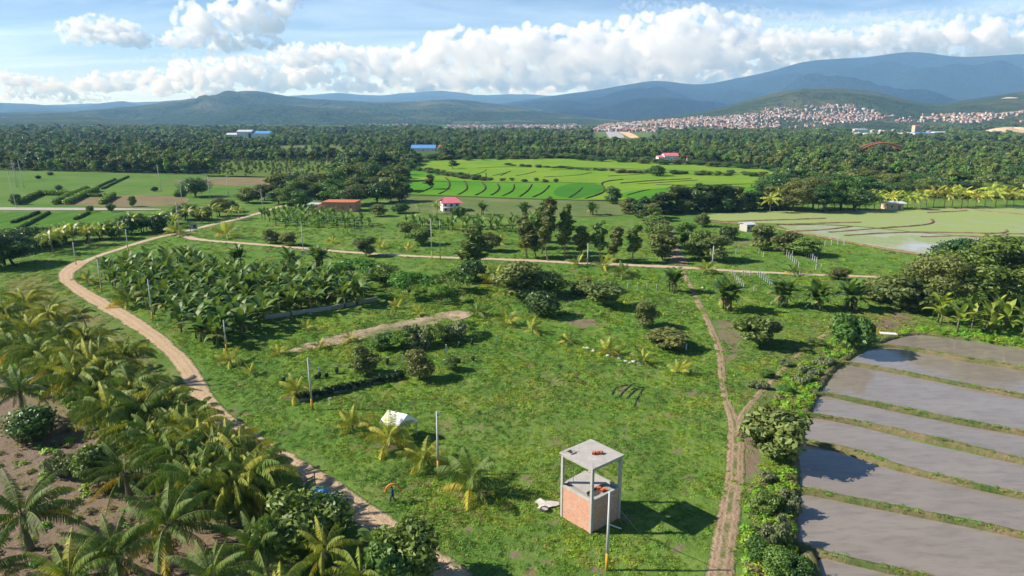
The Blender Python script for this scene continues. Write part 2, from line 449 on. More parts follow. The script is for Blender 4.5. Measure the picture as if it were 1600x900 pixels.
for px, w, v in (
    ([(-150, 960), (-150, 640), (0, 600), (120, 640), (230, 720), (300, 790), (420, 830), (470, 960)], 4, .78),
    ([(-60, 590), (60, 560), (150, 610), (200, 660), (100, 660), (-60, 640)], 3, .55),
    ([(95, 460), (150, 480), (215, 520), (270, 560), (310, 640), (260, 620), (200, 580), (140, 540), (90, 490)], 3, .42),
    ([(440, 552), (490, 532), (560, 515), (620, 505), (700, 487), (735, 488), (700, 503), (640, 512), (590, 524), (530, 536), (470, 548)], 1.6, .88),
    ([(876, 500), (930, 497), (955, 508), (900, 513)], 1.5, .72),
    ([(1105, 500), (1150, 492), (1175, 530), (1165, 560), (1135, 580), (1120, 560)], 2, .6),
    ([(1060, 740), (1095, 735), (1090, 770), (1060, 775)], 1.2, .6),
    ([(1145, 660), (1200, 690), (1190, 740), (1160, 760), (1140, 720)], 1.4, .8),
    ([(1030, 600), (1080, 605), (1140, 620), (1120, 632), (1050, 612)], 1.0, .62),
    ([(1340, 510), (1400, 488), (1440, 498), (1400, 515), (1350, 520)], 2, .7),
    ([(1120, 380), (1180, 372), (1200, 385), (1140, 392)], 4, .6),
    ([(705, 765), (770, 765), (765, 778), (715, 778)], .8, .72), ([(575, 690), (640, 688), (620, 708), (580, 702)], .8, .66),
    ([(790, 590), (815, 592), (810, 602), (790, 600)], .7, .66), ([(880, 455), (910, 470), (880, 476), (860, 465)], 2, .6)):
    dirt = np.maximum(dirt, soft(poly(px), nx_, ny_, w) * v)
for px, w, v in (
    ([(60, 430), (120, 470), (220, 540), (300, 660), (180, 600), (60, 540), (0, 440)], 5, .8),
    ([(-150, 900), (-100, 560), (60, 560), (300, 760), (420, 960), (-150, 960)], 5, .9),
    ([(1300, 500), (1400, 480), (1450, 500), (1380, 525)], 4, .8),
    ([(1180, 520), (1340, 480), (1320, 560), (1230, 680), (1160, 700), (1150, 640)], 4, .45),
    ([(640, 580), (900, 580), (1050, 640), (1100, 800), (900, 900), (760, 800)], 14, .28)):
    dry = np.maximum(dry, soft(poly(px), nx_, ny_, w) * v)
prng = random.Random(77); WORN = []
while len(WORN) < 60:
    q = at(prng.uniform(330, 1130), prng.uniform(440, 890)); WORN.append((q.x, q.y, prng.uniform(.35, 1.5), prng.uniform(.3, .9), prng.uniform(0, 3.14)))
def worn(x, y):
    best = np.zeros(x.shape)
    for a, b, rx, ry, an in WORN:
        u, v = (x - a) * math.cos(an) + (y - b) * math.sin(an), -(x - a) * math.sin(an) + (y - b) * math.cos(an)
        best = np.maximum(best, np.clip(1.35 - np.hypot(u / rx, v / ry), 0, 1))
    return best
dirt = np.maximum(dirt, worn(nx_, ny_) * .75)
GZ[near] = z; DIRT[near] = dirt; DRY[near] = dry
WOOD[(GY > 700)] = .9
WOOD[(GY > 430) & (GX < -30)] = .7
WOOD[(GY > 330) & (GX > 150)] = .7
ny, nx = GX.shape
idx = np.arange(ny * nx).reshape(ny, nx)
quads = np.stack([idx[:-1, :-1], idx[:-1, 1:], idx[1:, 1:], idx[1:, :-1]], -1).reshape(-1, 4)
gm = mesh('ground', np.stack([GX, GY, GZ], -1).reshape(-1, 3), [quads], [M['ground']], smooth=True)
for nm, arr in (('dirt', DIRT), ('dry', DRY), ('wood', WOOD)):
    a = gm.attributes.new(nm, 'FLOAT', 'POINT'); a.data.foreach_set('value', arr.ravel().astype(np.float32))
tag(obj('ground', gm), kind='structure')

# ------------------------------------------------------------------ roads, lanes, tracks
def ribbon(name, left, right, mat, z=.05, nacross=7, seed=1, rag=.35, crown=.03):
    """strip between two sampled edges, with ragged sides"""
    n = len(left); V = []; U = []
    seg = np.concatenate([[0], np.cumsum(np.hypot(*np.diff((left + right) / 2, axis=0).T))])
    wl = wob(seg, seed, .16) * rag + wob(seg, seed + 3, .7) * rag * .45
    wr_ = wob(seg, seed + 5, .16) * rag + wob(seg, seed + 8, .7) * rag * .45
    for i in range(n):
        d = right[i] - left[i]; L = np.hypot(*d); d = d / L
        a = left[i] - d * wl[i]; b = right[i] + d * wr_[i]
        for k in range(nacross):
            t = k / (nacross - 1); p = a * (1 - t) + b * t; u = 2 * t - 1
            V.append((p[0], p[1], z + crown * (1 - u * u) - (.05 if k in (0, nacross - 1) else 0))); U.append(u)
    id_ = np.arange(n * nacross).reshape(n, nacross)
    q = np.stack([id_[:-1, :-1], id_[:-1, 1:], id_[1:, 1:], id_[1:, :-1]], -1).reshape(-1, 4)
    me = mesh(name, V, [q], [mat], smooth=True)
    a = me.attributes.new('across', 'FLOAT', 'POINT'); a.data.foreach_set('value', np.array(U, np.float32))
    return tag(obj(name, me), kind='structure')
def lane(name, L, mat, z=.06, step=1.0, seed=1, rag=.3, nac=7):
    c = resample(smooth_line(L, 2), step)
    t = np.gradient(c[:, :2], axis=0); t /= np.hypot(*t.T)[:, None]; nrm = np.stack([-t[:, 1], t[:, 0]], 1)
    return ribbon(name, c[:, :2] + nrm * c[:, 2:3] / 2, c[:, :2] - nrm * c[:, 2:3] / 2, mat, z, nac, seed, rag)
nR = 150
Lr = smooth_line(poly(ROAD_L), 2); Rr = smooth_line(poly(ROAD_R), 2)
def even(p, n):
    s = np.concatenate([[0], np.cumsum(np.hypot(*np.diff(p, axis=0).T))]); q = np.linspace(0, s[-1], n)
    return np.stack([np.interp(q, s, p[:, 0]), np.interp(q, s, p[:, 1])], 1)
ribbon('dirt_road', even(Lr, nR), even(Rr, nR), M['road'], .07, 11, 2, .45)
lane('dirt_lane', LANES[0], M['lane'], .06, 1.5, 4, .5)
lane('farm_lane', LANES[1], M['lane'], .085, 1.5, 5, .5)
lane('foot_path', LANES[2], M['track'], .045, .6, 6, .22)
lane('field_path', LANES[3], M['track'], .03, .6, 7, .2)
lane('farm_track', LANES[4], M['track'], .05, 1.0, 8, .7)

# ------------------------------------------------------------------ muddy basins, their bunds and banks
for k, P in enumerate(BASIN_W):
    ar = np.roll(P, -1, 0) - np.roll(P, 1, 0); sgn = np.sign((P[:, 0] * np.roll(P[:, 1], -1) - np.roll(P[:, 0], -1) * P[:, 1]).sum())
    Pw = P + sgn * np.stack([ar[:, 1], -ar[:, 0]], 1) / np.hypot(*ar.T)[:, None] * .5
    v = np.concatenate([Pw, np.full((len(P), 1), -.36 + k * .005)], 1)
    me = mesh('basin_water', v, [list(range(len(P)))], [M['mud_water']])
    tag(obj('basin_water', me), kind='structure')
def bund(name, line, w, h, mat, z0=-.5, step=.5, seed=0, rag=.25, n=7, kind='structure'):
    c = resample(smooth_line(line, 2), step); m_ = len(c)
    t = np.gradient(c, axis=0); t /= np.maximum(np.hypot(*t.T), 1e-6)[:, None]; nr = np.stack([-t[:, 1], t[:, 0]], 1)
    ww = w / 2 * (1 + rag * wob(np.arange(m_), seed + 1, .23) + rag * wob(np.arange(m_), seed + 2, .9))
    hh = h * (1 + rag * wob(np.arange(m_), seed + 4, .3) + rag * .6 * wob(np.arange(m_), seed + 9, 1.1))
    V = []
    for k in range(n):
        u = 2 * k / (n - 1) - 1
        prof = (1 - abs(u) ** 2.6)
        p = c + nr * (ww * u)[:, None]
        jit = .12 * h * wob(np.arange(m_) + k * 31.7, seed + 6, 1.7)
        V.append(np.concatenate([p, (z0 + (hh - z0) * prof + (jit if abs(u) < .99 else 0))[:, None]], 1))
    V = np.stack(V, 1).reshape(-1, 3); id_ = np.arange(m_ * n).reshape(m_, n)
    q = np.stack([id_[:-1, :-1], id_[:-1, 1:], id_[1:, 1:], id_[1:, :-1]], -1).reshape(-1, 4)
    return tag(obj(name, mesh(name, V, [q], [mat], smooth=True)), kind=kind)
BUND_PX = [
    [(1238, 762), (1262, 764), (1330, 778), (1430, 797), (1530, 817), (1640, 842), (1770, 872)],
    [(1240, 684), (1256, 688), (1320, 697), (1400, 726), (1500, 751), (1640, 781), (1770, 812)],
    [(1252, 645), (1270, 647), (1340, 657), (1440, 679), (1540, 702), (1640, 728), (1770, 756)],
    [(1268, 614), (1290, 613), (1400, 635), (1500, 655), (1600, 674), (1770, 706)],
    [(1298, 566), (1330, 565), (1400, 578), (1500, 598), (1600, 617), (1770, 648)],
    [(1352, 540), (1400, 538), (1500, 557), (1600, 573), (1770, 602)],
    [(1372, 531), (1425, 517), (1490, 523), (1560, 533), (1640, 547), (1770, 566)],
    [(1240, 846), (1290, 864), (1400, 889), (1490, 909), (1580, 970)],
]
BUND_W = [1.25, 1.05, 1.0, .95, 1.0, 1.05, 1.6, 1.2]
for k, b in enumerate(BUND_PX):
    bund('earth_bund', poly(b), BUND_W[k], .10, M['bund'], -.75, .35, k * 11)
bund('earth_bank', poly([(1300, 970), (1278, 905), (1268, 864), (1238, 846), (1236, 810), (1237, 770), (1243, 740), (1238, 700), (1248, 668), (1262, 634), (1278, 604), (1296, 576), (1330, 552), (1366, 535), (1400, 522)]), 1.5, .16, M['bund'], -.7, .35, 99, .35)

# ------------------------------------------------------------------ fields farther out
def sheet(name, px, mat, z, step=3.0, seed=0, rag=1.0, raw=False):
    P = poly(px)
    P = np.concatenate([P, P[:1]])
    P = resample(smooth_line(P, 2), step)[:-1]
    n = len(P); w = wob(np.arange(n), seed, .45) * rag
    c = P.mean(0); d = P - c; P = P + d / np.maximum(np.hypot(*d.T), 1)[:, None] * w[:, None]
    v = np.concatenate([P, np.full((n, 1), z)], 1)
    return tag(obj(name, mesh(name, v, [list(range(n))], [mat])), kind='structure')
MF = {
    'meadow': field_material('meadow', (.075, .165, .026), (.13, .20, .045), None, .03, (.21, .17, .085), (.60, .74)),
    'meadow2': field_material('meadow_lush', (.065, .175, .018), (.11, .20, .03), (.3, .02, 1), .05),
    'fallow': field_material('fallow', (.17, .14, .07), (.23, .185, .10), None, .08),
    'rice': field_material('rice', (.060, .210, .012), (.105, .255, .016), None, .02),
    'rice_l': field_material('rice_light', (.125, .255, .018), (.20, .29, .03), None, .03),
    'pale': field_material('pale_meadow', (.095, .145, .04), (.16, .19, .07), None, .05),
    'scrub': field_material('scrub_field', (.085, .13, .025), (.13, .18, .035), None, .08),
    'grey': field_material('gravel', (.34, .31, .26), (.44, .40, .34), None, .2),
    'sand': field_material('sand', (.55, .40, .25), (.66, .49, .31), None, .02),
    'tarmac': field_material('tarmac', (.33, .33, .33), (.40, .40, .40), None, .02),
}
sheet('meadow', [(-160, 326), (-160, 266), (60, 267), (200, 271), (300, 274), (420, 276), (455, 281), (430, 300), (370, 312), (300, 322), (240, 326)], MF['meadow'], .10, 5, 1, 2)
sheet('meadow', [(-160, 400), (-160, 331), (60, 331), (240, 333), (262, 340), (190, 352), (110, 366), (30, 384)], MF['meadow2'], .10, 4, 2, 2)
sheet('fallow_plot', [(88, 321), (150, 306), (262, 306), (300, 310), (290, 320), (230, 324), (150, 323)], MF['fallow'], .16, 4, 3, 1)
sheet('fallow_plot', [(260, 282), (400, 277), (450, 281), (430, 292), (330, 290)], MF['fallow'], .15, 4, 33, 2)
sheet('gravel_track', [(-160, 324), (60, 325), (250, 326.5), (262, 329), (60, 329.5), (-160, 329)], MF['grey'], .22, 4, 4, .4)
sheet('scrub_field', [(325, 276), (340, 250), (520, 250), (545, 262), (470, 279)], MF['scrub'], .10, 6, 5, 3)
sheet('pale_meadow', [(618, 305), (720, 308), (860, 313), (1010, 316), (1010, 337), (820, 341), (640, 333), (600, 322)], MF['pale'], .10, 4, 6, 1.5)
sheet('rice_field', [(618, 304), (634, 276), (642, 251), (760, 248), (900, 248), (1060, 256), (1160, 260), (1225, 270), (1215, 302), (1150, 312), (1000, 315), (860, 312), (720, 307)], MF['rice_l'], .16, 5, 7, 1.5)
sheet('rice_field', [(620, 303), (634, 284), (680, 280), (760, 285), (870, 285), (940, 287), (946, 298), (912, 311), (860, 312), (720, 307)], MF['rice'], .24, 4, 8, .8)
sheet('rice_field', [(628, 278), (640, 262), (700, 265), (700, 276)], MF['rice'], .22, 4, 9, .8)
sheet('rice_field', [(900, 311), (946, 299), (940, 288), (900, 286), (872, 292), (860, 306)], field_material('rice_deep', (.04, .165, .012), (.06, .185, .014), None, .03), .30, 4, 10, .5)
sheet('rice_field', [(955, 306), (1000, 296), (1100, 292), (1215, 292), (1212, 302), (1120, 310), (1000, 313)], MF['rice'], .24, 4, 12, .8)
sheet('rice_field', [(1130, 328), (1200, 272), (1225, 272), (1215, 300)], MF['rice_l'], .2, 4, 13, .8)
sheet('rice_field', [(1345, 292), (1360, 279), (1410, 278), (1400, 292)], MF['rice'], .3, 4, 14, .8)
sheet('scrub_field', [(1430, 224), (1640, 221), (1640, 229), (1470, 231)], MF['scrub'], .3, 20, 15, 8)
for k_s, pp in enumerate(([(420, 246), (400, 228), (600, 224), (640, 244)], [(690, 244), (720, 226), (880, 224), (900, 244)], [(60, 238), (90, 218), (300, 214), (330, 236)], [(1080, 240), (1090, 224), (1200, 222), (1210, 238)], [(480, 221), (470, 211), (620, 210), (640, 220)], [(740, 220), (750, 209), (880, 209), (890, 219)], [(1240, 240), (1250, 226), (1330, 224), (1340, 236)])):
    sheet('scrub_field', pp, MF['scrub' if k_s % 2 else 'pale'], .3, 15, 50 + k_s, 6)
MF['bare'] = field_material('bare_earth', (.30, .215, .145), (.44, .335, .235), None, .3, (.10, .14, .04), (.47, .60))
sheet('bare_strip', [(438, 553), (480, 536), (540, 520), (600, 508), (660, 495), (705, 485), (742, 487), (735, 497), (680, 506), (630, 515), (580, 527), (520, 540), (465, 550)], MF['bare'], .04, .8, 60, 1.1)
def arc(px, w=1.3, h=.75, mat='bund_dark', z0=.1, step=2.0, seed=0, name='rice_bund'):
    return bund(name, poly(px), w, h, M[mat], z0, step, seed, .3, 5)
ARCS = [
    [(654, 302), (666, 298), (676, 292)], [(686, 304), (698, 298), (703, 291), (701, 283), (696, 278)],
    [(716, 305), (727, 299), (731, 293), (725, 283)], [(743, 306), (755, 300), (760, 293), (753, 286)],
    [(767, 306), (776, 301), (781, 294), (777, 288)], [(785, 307), (799, 301), (803, 295), (803, 289)],
    [(812, 308), (822, 301), (827, 296), (831, 289)], [(833, 309), (846, 303), (852, 298), (858, 291)],
    [(889, 310), (902, 302), (910, 294)], [(915, 311), (938, 304), (947, 297), (938, 288), (946, 284), (973, 281)],
    [(970, 287), (1016, 283), (1080, 280)], [(979, 306), (1000, 300), (1015, 297)], [(996, 288), (1060, 284), (1090, 282)],
    [(1025, 289), (1090, 290.5), (1170, 288), (1215, 287)], [(1040, 296), (1110, 296), (1210, 294)], [(1100, 303), (1160, 301), (1212, 300)],
    [(806, 275), (825, 272), (837, 268)], [(738, 274), (752, 271), (760, 266)], [(770, 275), (785, 272), (798, 268)], [(782, 275), (793, 270)],
    [(850, 277), (900, 275), (925, 270)], [(745, 263), (790, 261), (830, 262)], [(860, 266), (930, 264), (960, 266)], [(950, 276), (1010, 272), (1060, 270)],
    [(730, 280), (734, 276), (732, 271)], [(757, 281), (760, 277), (759, 271)],
    [(618, 304), (720, 308), (860, 313), (960, 314), (1040, 312)], [(648, 284), (760, 285.5), (870, 286), (940, 287)], [(900, 262), (1040, 266), (1200, 273)],
]
for k, a in enumerate(ARCS):
    arc(a, 1.2 if k < 12 else .85, .62 if k < 12 else .45, seed=k * 5)

# flooded rice plots to the right
sheet('flooded_field', [(1085, 340), (1140, 331), (1240, 330), (1380, 329), (1500, 324), (1740, 322), (1740, 378), (1560, 374), (1440, 364), (1330, 352), (1230, 350), (1150, 349)], M['rice_water'], .10, 4, 20, 1.5)
sheet('flooded_field', [(1215, 352), (1330, 353), (1440, 365), (1560, 375), (1740, 378), (1740, 430), (1570, 412), (1462, 401), (1380, 388), (1300, 374), (1240, 362)], M['rice_water2'], .14, 4, 21, 1.5)
for k, a in enumerate([
    [(1130, 347), (1200, 345), (1290, 342)], [(1215, 352), (1300, 349), (1345, 348)], [(1232, 363), (1290, 360), (1330, 355)], [(1296, 364), (1380, 357), (1440, 353), (1459, 349), (1455, 343)],
    [(1320, 369), (1400, 364), (1480, 364), (1560, 366), (1680, 368)], [(1440, 371), (1520, 369), (1600, 377), (1680, 380)], [(1428, 328), (1480, 324), (1580, 335), (1700, 342)], [(1450, 333), (1510, 330)],
    [(1540, 367), (1574, 364), (1572, 360)], [(1090, 346), (1160, 350), (1240, 362), (1330, 380), (1462, 403), (1570, 413)]]):
    arc(a, 1.2, .45, 'bund_brown', .05, 1.5, 200 + k * 3, 'field_bund')

# ------------------------------------------------------------------ hills and mountains
def hill_material(name, a, b, past, pf=(.56, .66), scale=1.0):
    m = NT(name); co = m.pos()
    n1 = m.noise(co, .0011 * scale, 6, .62); n2 = m.noise(co, .006 * scale, 6, .7)
    c = m.mix(n2, a, b)
    c = m.mix(m.ramp(n1, [(pf[0], 0.0), (pf[1], .8)]), c, past)
    c = m.hsv(c, .5, 1.0, m.math('MULTIPLY_ADD', m.noise(co, .02 * scale, 5, .75), 1.0, .5))
    return m.surf(m.principled(c, 1.0, .0, m.bump(n2, 110, 1.0)))
M['hill'] = hill_material('hill', (.028, .055, .018), (.055, .08, .025), (.15, .155, .07), (.52, .64))
M['hill_low'] = hill_material('hill_low', (.04, .075, .018), (.075, .10, .028), (.14, .145, .06), (.5, .62), 1.6)
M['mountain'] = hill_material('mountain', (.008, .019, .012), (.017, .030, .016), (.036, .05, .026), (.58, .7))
HILLS = {}
def hills(name, crest, Y0, Yc, Y1, mat, amp, seed, step=5, rows=56, p=1.35, jag=.04, lo=-700, hi=2300, freq=1.0, blur=0):
    cx = np.array([c[0] for c in crest], float); cyy = np.array([c[1] for c in crest], float)
    px = np.arange(lo, hi + 1, step, dtype=float)
    top = np.array([atd(x, y, Yc).z for x, y in zip(px, np.interp(px, cx, cyy))])
    k = 9; top = np.convolve(np.pad(top, k // 2, 'edge'), np.ones(k) / k, 'valid') if step <= 5 else top
    Ys = np.concatenate([np.linspace(Y0, Yc, rows), np.linspace(Yc, Y1, rows // 3)[1:]])
    V = np.zeros((len(Ys), len(px), 3))
    for i, Y in enumerate(Ys):
        t = (Y - Y0) / (Yc - Y0)
        base = t ** p if t <= 1 else max(0.0, 1 - ((Y - Yc) / (Y1 - Yc)) ** 1.5)
        X = (px - 800) / F * CT * Y
        for j in range(len(px)):
            q = Vector((X[j] / 1600 * freq, Y / 2300 * freq, seed * 3.7))
            rg = 1 - abs(mnoise.noise(q + Vector((mnoise.noise(q * 2.1) * .5, 0, 0)))) * 2.2
            rg2 = 1 - abs(mnoise.noise(q * 2.7 + Vector((5, 1, 0)))) * 2
            fb = mnoise.fractal(q * 5.0, .9, 2.0, 4)
            w = 4 * t * (1 - t) * (1 - t ** 5) if t <= 1 else 0
            rg3 = 1 - abs(mnoise.noise(q * 6.5 + Vector((2, 7, 0)))) * 2
            z = top[j] * (base + amp * w * (rg - .45) * .55 + amp * w * (rg2 - .4) * .28 + amp * w * (rg3 - .4) * .08 + jag * fb * min(1, t * 2) )
            V[i, j] = (X[j], Y, z - 10 * (1 - min(1, t * 4)))
    if blur:
        for i in range(len(Ys)): V[i, :, 2] = np.convolve(np.pad(V[i, :, 2], blur // 2, 'edge'), np.ones(blur) / blur, 'valid')
    n, m_ = len(Ys), len(px); id_ = np.arange(n * m_).reshape(n, m_)
    q = np.stack([id_[:-1, :-1], id_[:-1, 1:], id_[1:, 1:], id_[1:, :-1]], -1).reshape(-1, 4)
    HILLS[name] = (px, Ys, V)
    return tag(obj(name, mesh(name, V.reshape(-1, 3), [q], [mat], smooth=True)), kind='structure')
hills('foothills', [(-700, 196), (300, 196), (700, 197), (860, 195), (950, 190), (1050, 181), (1120, 170), (1180, 153), (1240, 138), (1300, 137), (1360, 143), (1420, 156), (1455, 164), (1490, 158), (1540, 150), (1600, 141), (1800, 125), (2300, 120)],
      1900, 4300, 6200, M['hill_low'], .5, 1, 5, 48, 1.25, .03)
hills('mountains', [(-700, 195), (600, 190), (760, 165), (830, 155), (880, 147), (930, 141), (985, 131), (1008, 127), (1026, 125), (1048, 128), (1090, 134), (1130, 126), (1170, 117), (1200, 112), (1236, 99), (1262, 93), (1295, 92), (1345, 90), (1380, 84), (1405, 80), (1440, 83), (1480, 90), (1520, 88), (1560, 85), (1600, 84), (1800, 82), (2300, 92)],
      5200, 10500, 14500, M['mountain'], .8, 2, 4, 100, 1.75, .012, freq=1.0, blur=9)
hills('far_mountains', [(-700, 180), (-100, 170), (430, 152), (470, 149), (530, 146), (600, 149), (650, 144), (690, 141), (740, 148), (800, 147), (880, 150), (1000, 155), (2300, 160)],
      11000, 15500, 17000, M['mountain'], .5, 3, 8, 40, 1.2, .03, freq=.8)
hills('centre_hill', [(-700, 190), (-200, 180), (0, 176), (140, 172), (200, 167), (260, 160), (330, 151), (370, 144), (395, 140), (425, 146), (460, 153), (530, 157), (600, 160), (660, 158), (700, 155), (760, 160), (820, 168), (890, 177), (950, 184), (1100, 192), (2300, 196)],
      3600, 7600, 10500, M['hill'], .8, 4, 5, 60, 1.1, .03)
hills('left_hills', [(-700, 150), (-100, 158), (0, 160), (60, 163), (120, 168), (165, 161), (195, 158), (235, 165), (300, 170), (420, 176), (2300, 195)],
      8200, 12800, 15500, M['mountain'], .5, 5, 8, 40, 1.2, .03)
hills('low_hill', [(-700, 184), (-60, 186), (40, 184), (110, 181), (160, 184), (230, 191), (330, 196), (2300, 199)],
      3000, 4400, 5600, M['hill_low'], .3, 6, 6, 36, 1.1, .03)
def on_hill(name, px, Y):
    p, Ys, V = HILLS[name]
    i = np.clip(np.searchsorted(Ys, Y) - 1, 0, len(Ys) - 2); j = np.clip(np.searchsorted(p, px) - 1, 0, len(p) - 2)
    a = (Y - Ys[i]) / (Ys[i + 1] - Ys[i]); b = (px - p[j]) / (p[j + 1] - p[j])
    z = (V[i, j, 2] * (1 - b) + V[i, j + 1, 2] * b) * (1 - a) + (V[i + 1, j, 2] * (1 - b) + V[i + 1, j + 1, 2] * b) * a
    return (px - 800) / F * CT * Y, Y, z

# runway and sand pit in the far plain
sheet('airfield', [(924, 217), (930, 202), (1010, 202), (1030, 217)], MF['pale'], .35, 30, 40, 4)
sheet('runway', [(952, 216.5), (944, 202.2), (957, 202.2), (984, 216.5)], MF['tarmac'], .6, 60, 41, 0)
sheet('runway_shoulder', [(986, 216.5), (958, 202.2), (970, 202.2), (1004, 215)], MF['sand'], .5, 60, 42, 0)
for cx, cy, w, h in ((1580, 214, 130, 14), (1573, 184, 26, 2)):
    g = at(cx, max(cy, 203)) if cy > 190 else None
    Y = g.y if g is not None else 3300
    X, _, z0 = (g.x, g.y, -.5) if g is not None else on_hill('foothills', np.float64(cx), np.float64(Y))
    mp = Y / F; V = []; n, k = 28, 7
    for i in range(k):
        r = i / (k - 1)
        for j in range(n):
            an = 2 * math.pi * j / n
            rr = r * (1 + .18 * math.sin(an * 3 + cx) + .1 * math.sin(an * 7))
            V.append((X + math.cos(an) * rr * w / 2 * mp, Y + math.sin(an) * rr * w * .35 * mp, z0 + h * mp * (1 - r ** 2.2) * (1 + .1 * math.sin(an * 5))))
    Fs = [(i * n + j, i * n + (j + 1) % n, (i + 1) * n + (j + 1) % n, (i + 1) * n + j) for i in range(k - 1) for j in range(n)]
    tag(obj('sand_mound', mesh('sand_mound', V, Fs, [MF['sand']], smooth=True)), kind='structure')

# ------------------------------------------------------------------ clouds: lumpy bodies of scattering vapour far behind the mountains
def cloud_vapour(name, dens):
    m = bpy.data.materials.new(name); m.use_nodes = True; n = m.node_tree; n.nodes.clear()
    o = n.nodes.new('ShaderNodeOutputMaterial'); v = n.nodes.new('ShaderNodeVolumeScatter')
    v.inputs['Color'].default_value = (1, 1, 1, 1); v.inputs['Density'].default_value = dens; v.inputs['Anisotropy'].default_value = .1
    n.links.new(v.outputs[0], o.inputs['Volume']); return m
M['cloud'] = cloud_vapour('cloud', .0046)
M['cloud_thin'] = cloud_vapour('cloud_thin', .0009)
_bm = bmesh.new(); bmesh.ops.create_icosphere(_bm, subdivisions=2, radius=1); _bm.verts.index_update()
ICO_V = np.array([v.co[:] for v in _bm.verts]); ICO_F = np.array([[v.index for v in f.verts] for f in _bm.faces]); _bm.free()
def cloud(label, lobes, Y, seed, base=None, vox=.9, mat='cloud', amt=1.0, group='clouds over the mountains'):
    """lobes: (cx, cy, rx, ry) in photo pixels at distance Y; modelled at 1 unit = 1 px, then scaled"""
    rd = random.Random(seed)
    ico = []
    x0 = sum(l[0] for l in lobes) / len(lobes); y0 = sum(l[1] for l in lobes) / len(lobes)
    for cx, cy, rx, ry in lobes:
        n = int(9 * amt * max(1, rx / ry))
        for i in range(n):
            an = rd.uniform(0, 2 * math.pi); q = math.sqrt(rd.random()) * .8
            r = ry * rd.uniform(.28, .55)
            ico.append((cx - x0 + math.cos(an) * q * (rx - r * .6), rd.uniform(-.5, .5) * rx, -(cy - y0) + math.sin(an) * q * (ry - r * .5), r, r * rd.uniform(.7, 1.0)))
        for i in range(int(n * 3.5)):                 # cauliflower heads on the rim
            an = rd.uniform(-.15 * math.pi, 1.15 * math.pi); r = ry * rd.uniform(.10, .26)
            ico.append((cx - x0 + math.cos(an) * rx * rd.uniform(.75, 1.0), rd.uniform(-.75, .35) * rx * .6, -(cy - y0) + math.sin(an) * ry * rd.uniform(.75, 1.05), r, r))
    A = np.array(ico)
    V = (ICO_V[None] * np.stack([A[:, 3], A[:, 3], A[:, 4]], 1)[:, None] + A[:, None, :3]).reshape(-1, 3)
    Fc = (ICO_F[None] + (np.arange(len(A)) * len(ICO_V))[:, None, None]).reshape(-1, 3)
    if base is not None:
        zb = -(base - y0); V[:, 2] = np.where(V[:, 2] < zb, zb + (V[:, 2] - zb) * .25, V[:, 2])
    me = mesh('cloud', V, [Fc], [M[mat]])
    o = bpy.data.objects.new('cloud', me); COL.objects.link(o)
    rm = o.modifiers.new('skin', 'REMESH'); rm.mode = 'VOXEL'; rm.voxel_size = vox * 1.55
    for k, (sz, st, bs) in enumerate(((9, -4.0, 'VORONOI_F1'), (4, -2.4, 'VORONOI_F1'), (2.0, 1.6, 'BLENDER_ORIGINAL'))):
        tx = bpy.data.textures.new('billow', 'CLOUDS'); tx.noise_scale = sz; tx.noise_depth = 3; tx.noise_basis = bs
        d = o.modifiers.new('billow', 'DISPLACE'); d.texture = tx; d.strength = st; d.mid_level = .45; d.texture_coords = 'LOCAL'
    dg = bpy.context.evaluated_depsgraph_get()
    me2 = bpy.data.meshes.new_from_object(o.evaluated_get(dg)); o.modifiers.clear(); o.data = me2; bpy.data.meshes.remove(me)
    me2.polygons.foreach_set('use_smooth', [True] * len(me2.polygons))
    s = Y / F * CT; o.scale = (s, s, s); o.location = atd(x0, y0, Y)
    return tag(o, label, 'cloud', group)
cloud('flat-based cumulus with a grey underside, leftmost of the high clouds', [(120, 48, 30, 14), (150, 42, 34, 17), (185, 52, 40, 18), (222, 66, 34, 13), (160, 62, 55, 14)], 21000, 1, 80)
cloud('tallest towering cumulus, cut by the top edge of the picture', [(300, 30, 26, 24), (335, 40, 40, 26), (380, 22, 42, 28), (415, 38, 36, 30), (445, 8, 26, 24), (350, 66, 60, 16), (290, 62, 34, 18), (410, 66, 34, 12)], 22000, 2, 84)
cloud('grey band of cloud below the towering cumulus', [(330, 88, 70, 8), (420, 92, 60, 10), (480, 82, 50, 12), (540, 84, 40, 10), (250, 92, 50, 7)], 23000, 3, None, 1.0, 'cloud_thin')
cloud('low white cumulus over the far left hills', [(15, 128, 34, 15), (60, 135, 40, 15), (110, 142, 40, 14), (160, 132, 40, 17), (205, 128, 34, 16), (20, 150, 50, 8), (120, 154, 60, 8)], 26000, 4)
cloud('bright cumulus heaped above the centre hill', [(255, 132, 34, 24), (300, 122, 40, 26), (350, 118, 44, 24), (395, 112, 40, 22), (430, 128, 44, 22), (480, 122, 44, 26), (330, 142, 90, 14)], 25000, 5)
cloud('pale cumulus between the centre hill and the big cloud bank', [(470, 92, 46, 20), (520, 88, 44, 18), (560, 100, 46, 24), (610, 108, 50, 28), (560, 130, 60, 20), (650, 126, 50, 22), (600, 88, 34, 12)], 24000, 6)
cloud('big white cloud bank piled behind the far mountains', [(680, 92, 46, 34), (725, 78, 46, 30), (775, 84, 50, 34), (825, 78, 44, 34), (870, 84, 50, 38), (930, 84, 54, 40), (985, 74, 54, 38), (760, 122, 90, 26), (880, 124, 90, 24), (990, 108, 60, 26), (960, 128, 80, 16)], 22000, 7, None, 1.1)
cloud('high white cloud over the jagged peak', [(1030, 62, 50, 36), (1085, 54, 54, 34), (1140, 58, 50, 30), (1060, 96, 70, 28), (1150, 90, 60, 28), (1215, 80, 44, 24), (1100, 116, 60, 18), (1190, 104, 50, 18)], 21500, 8, None, 1.1)
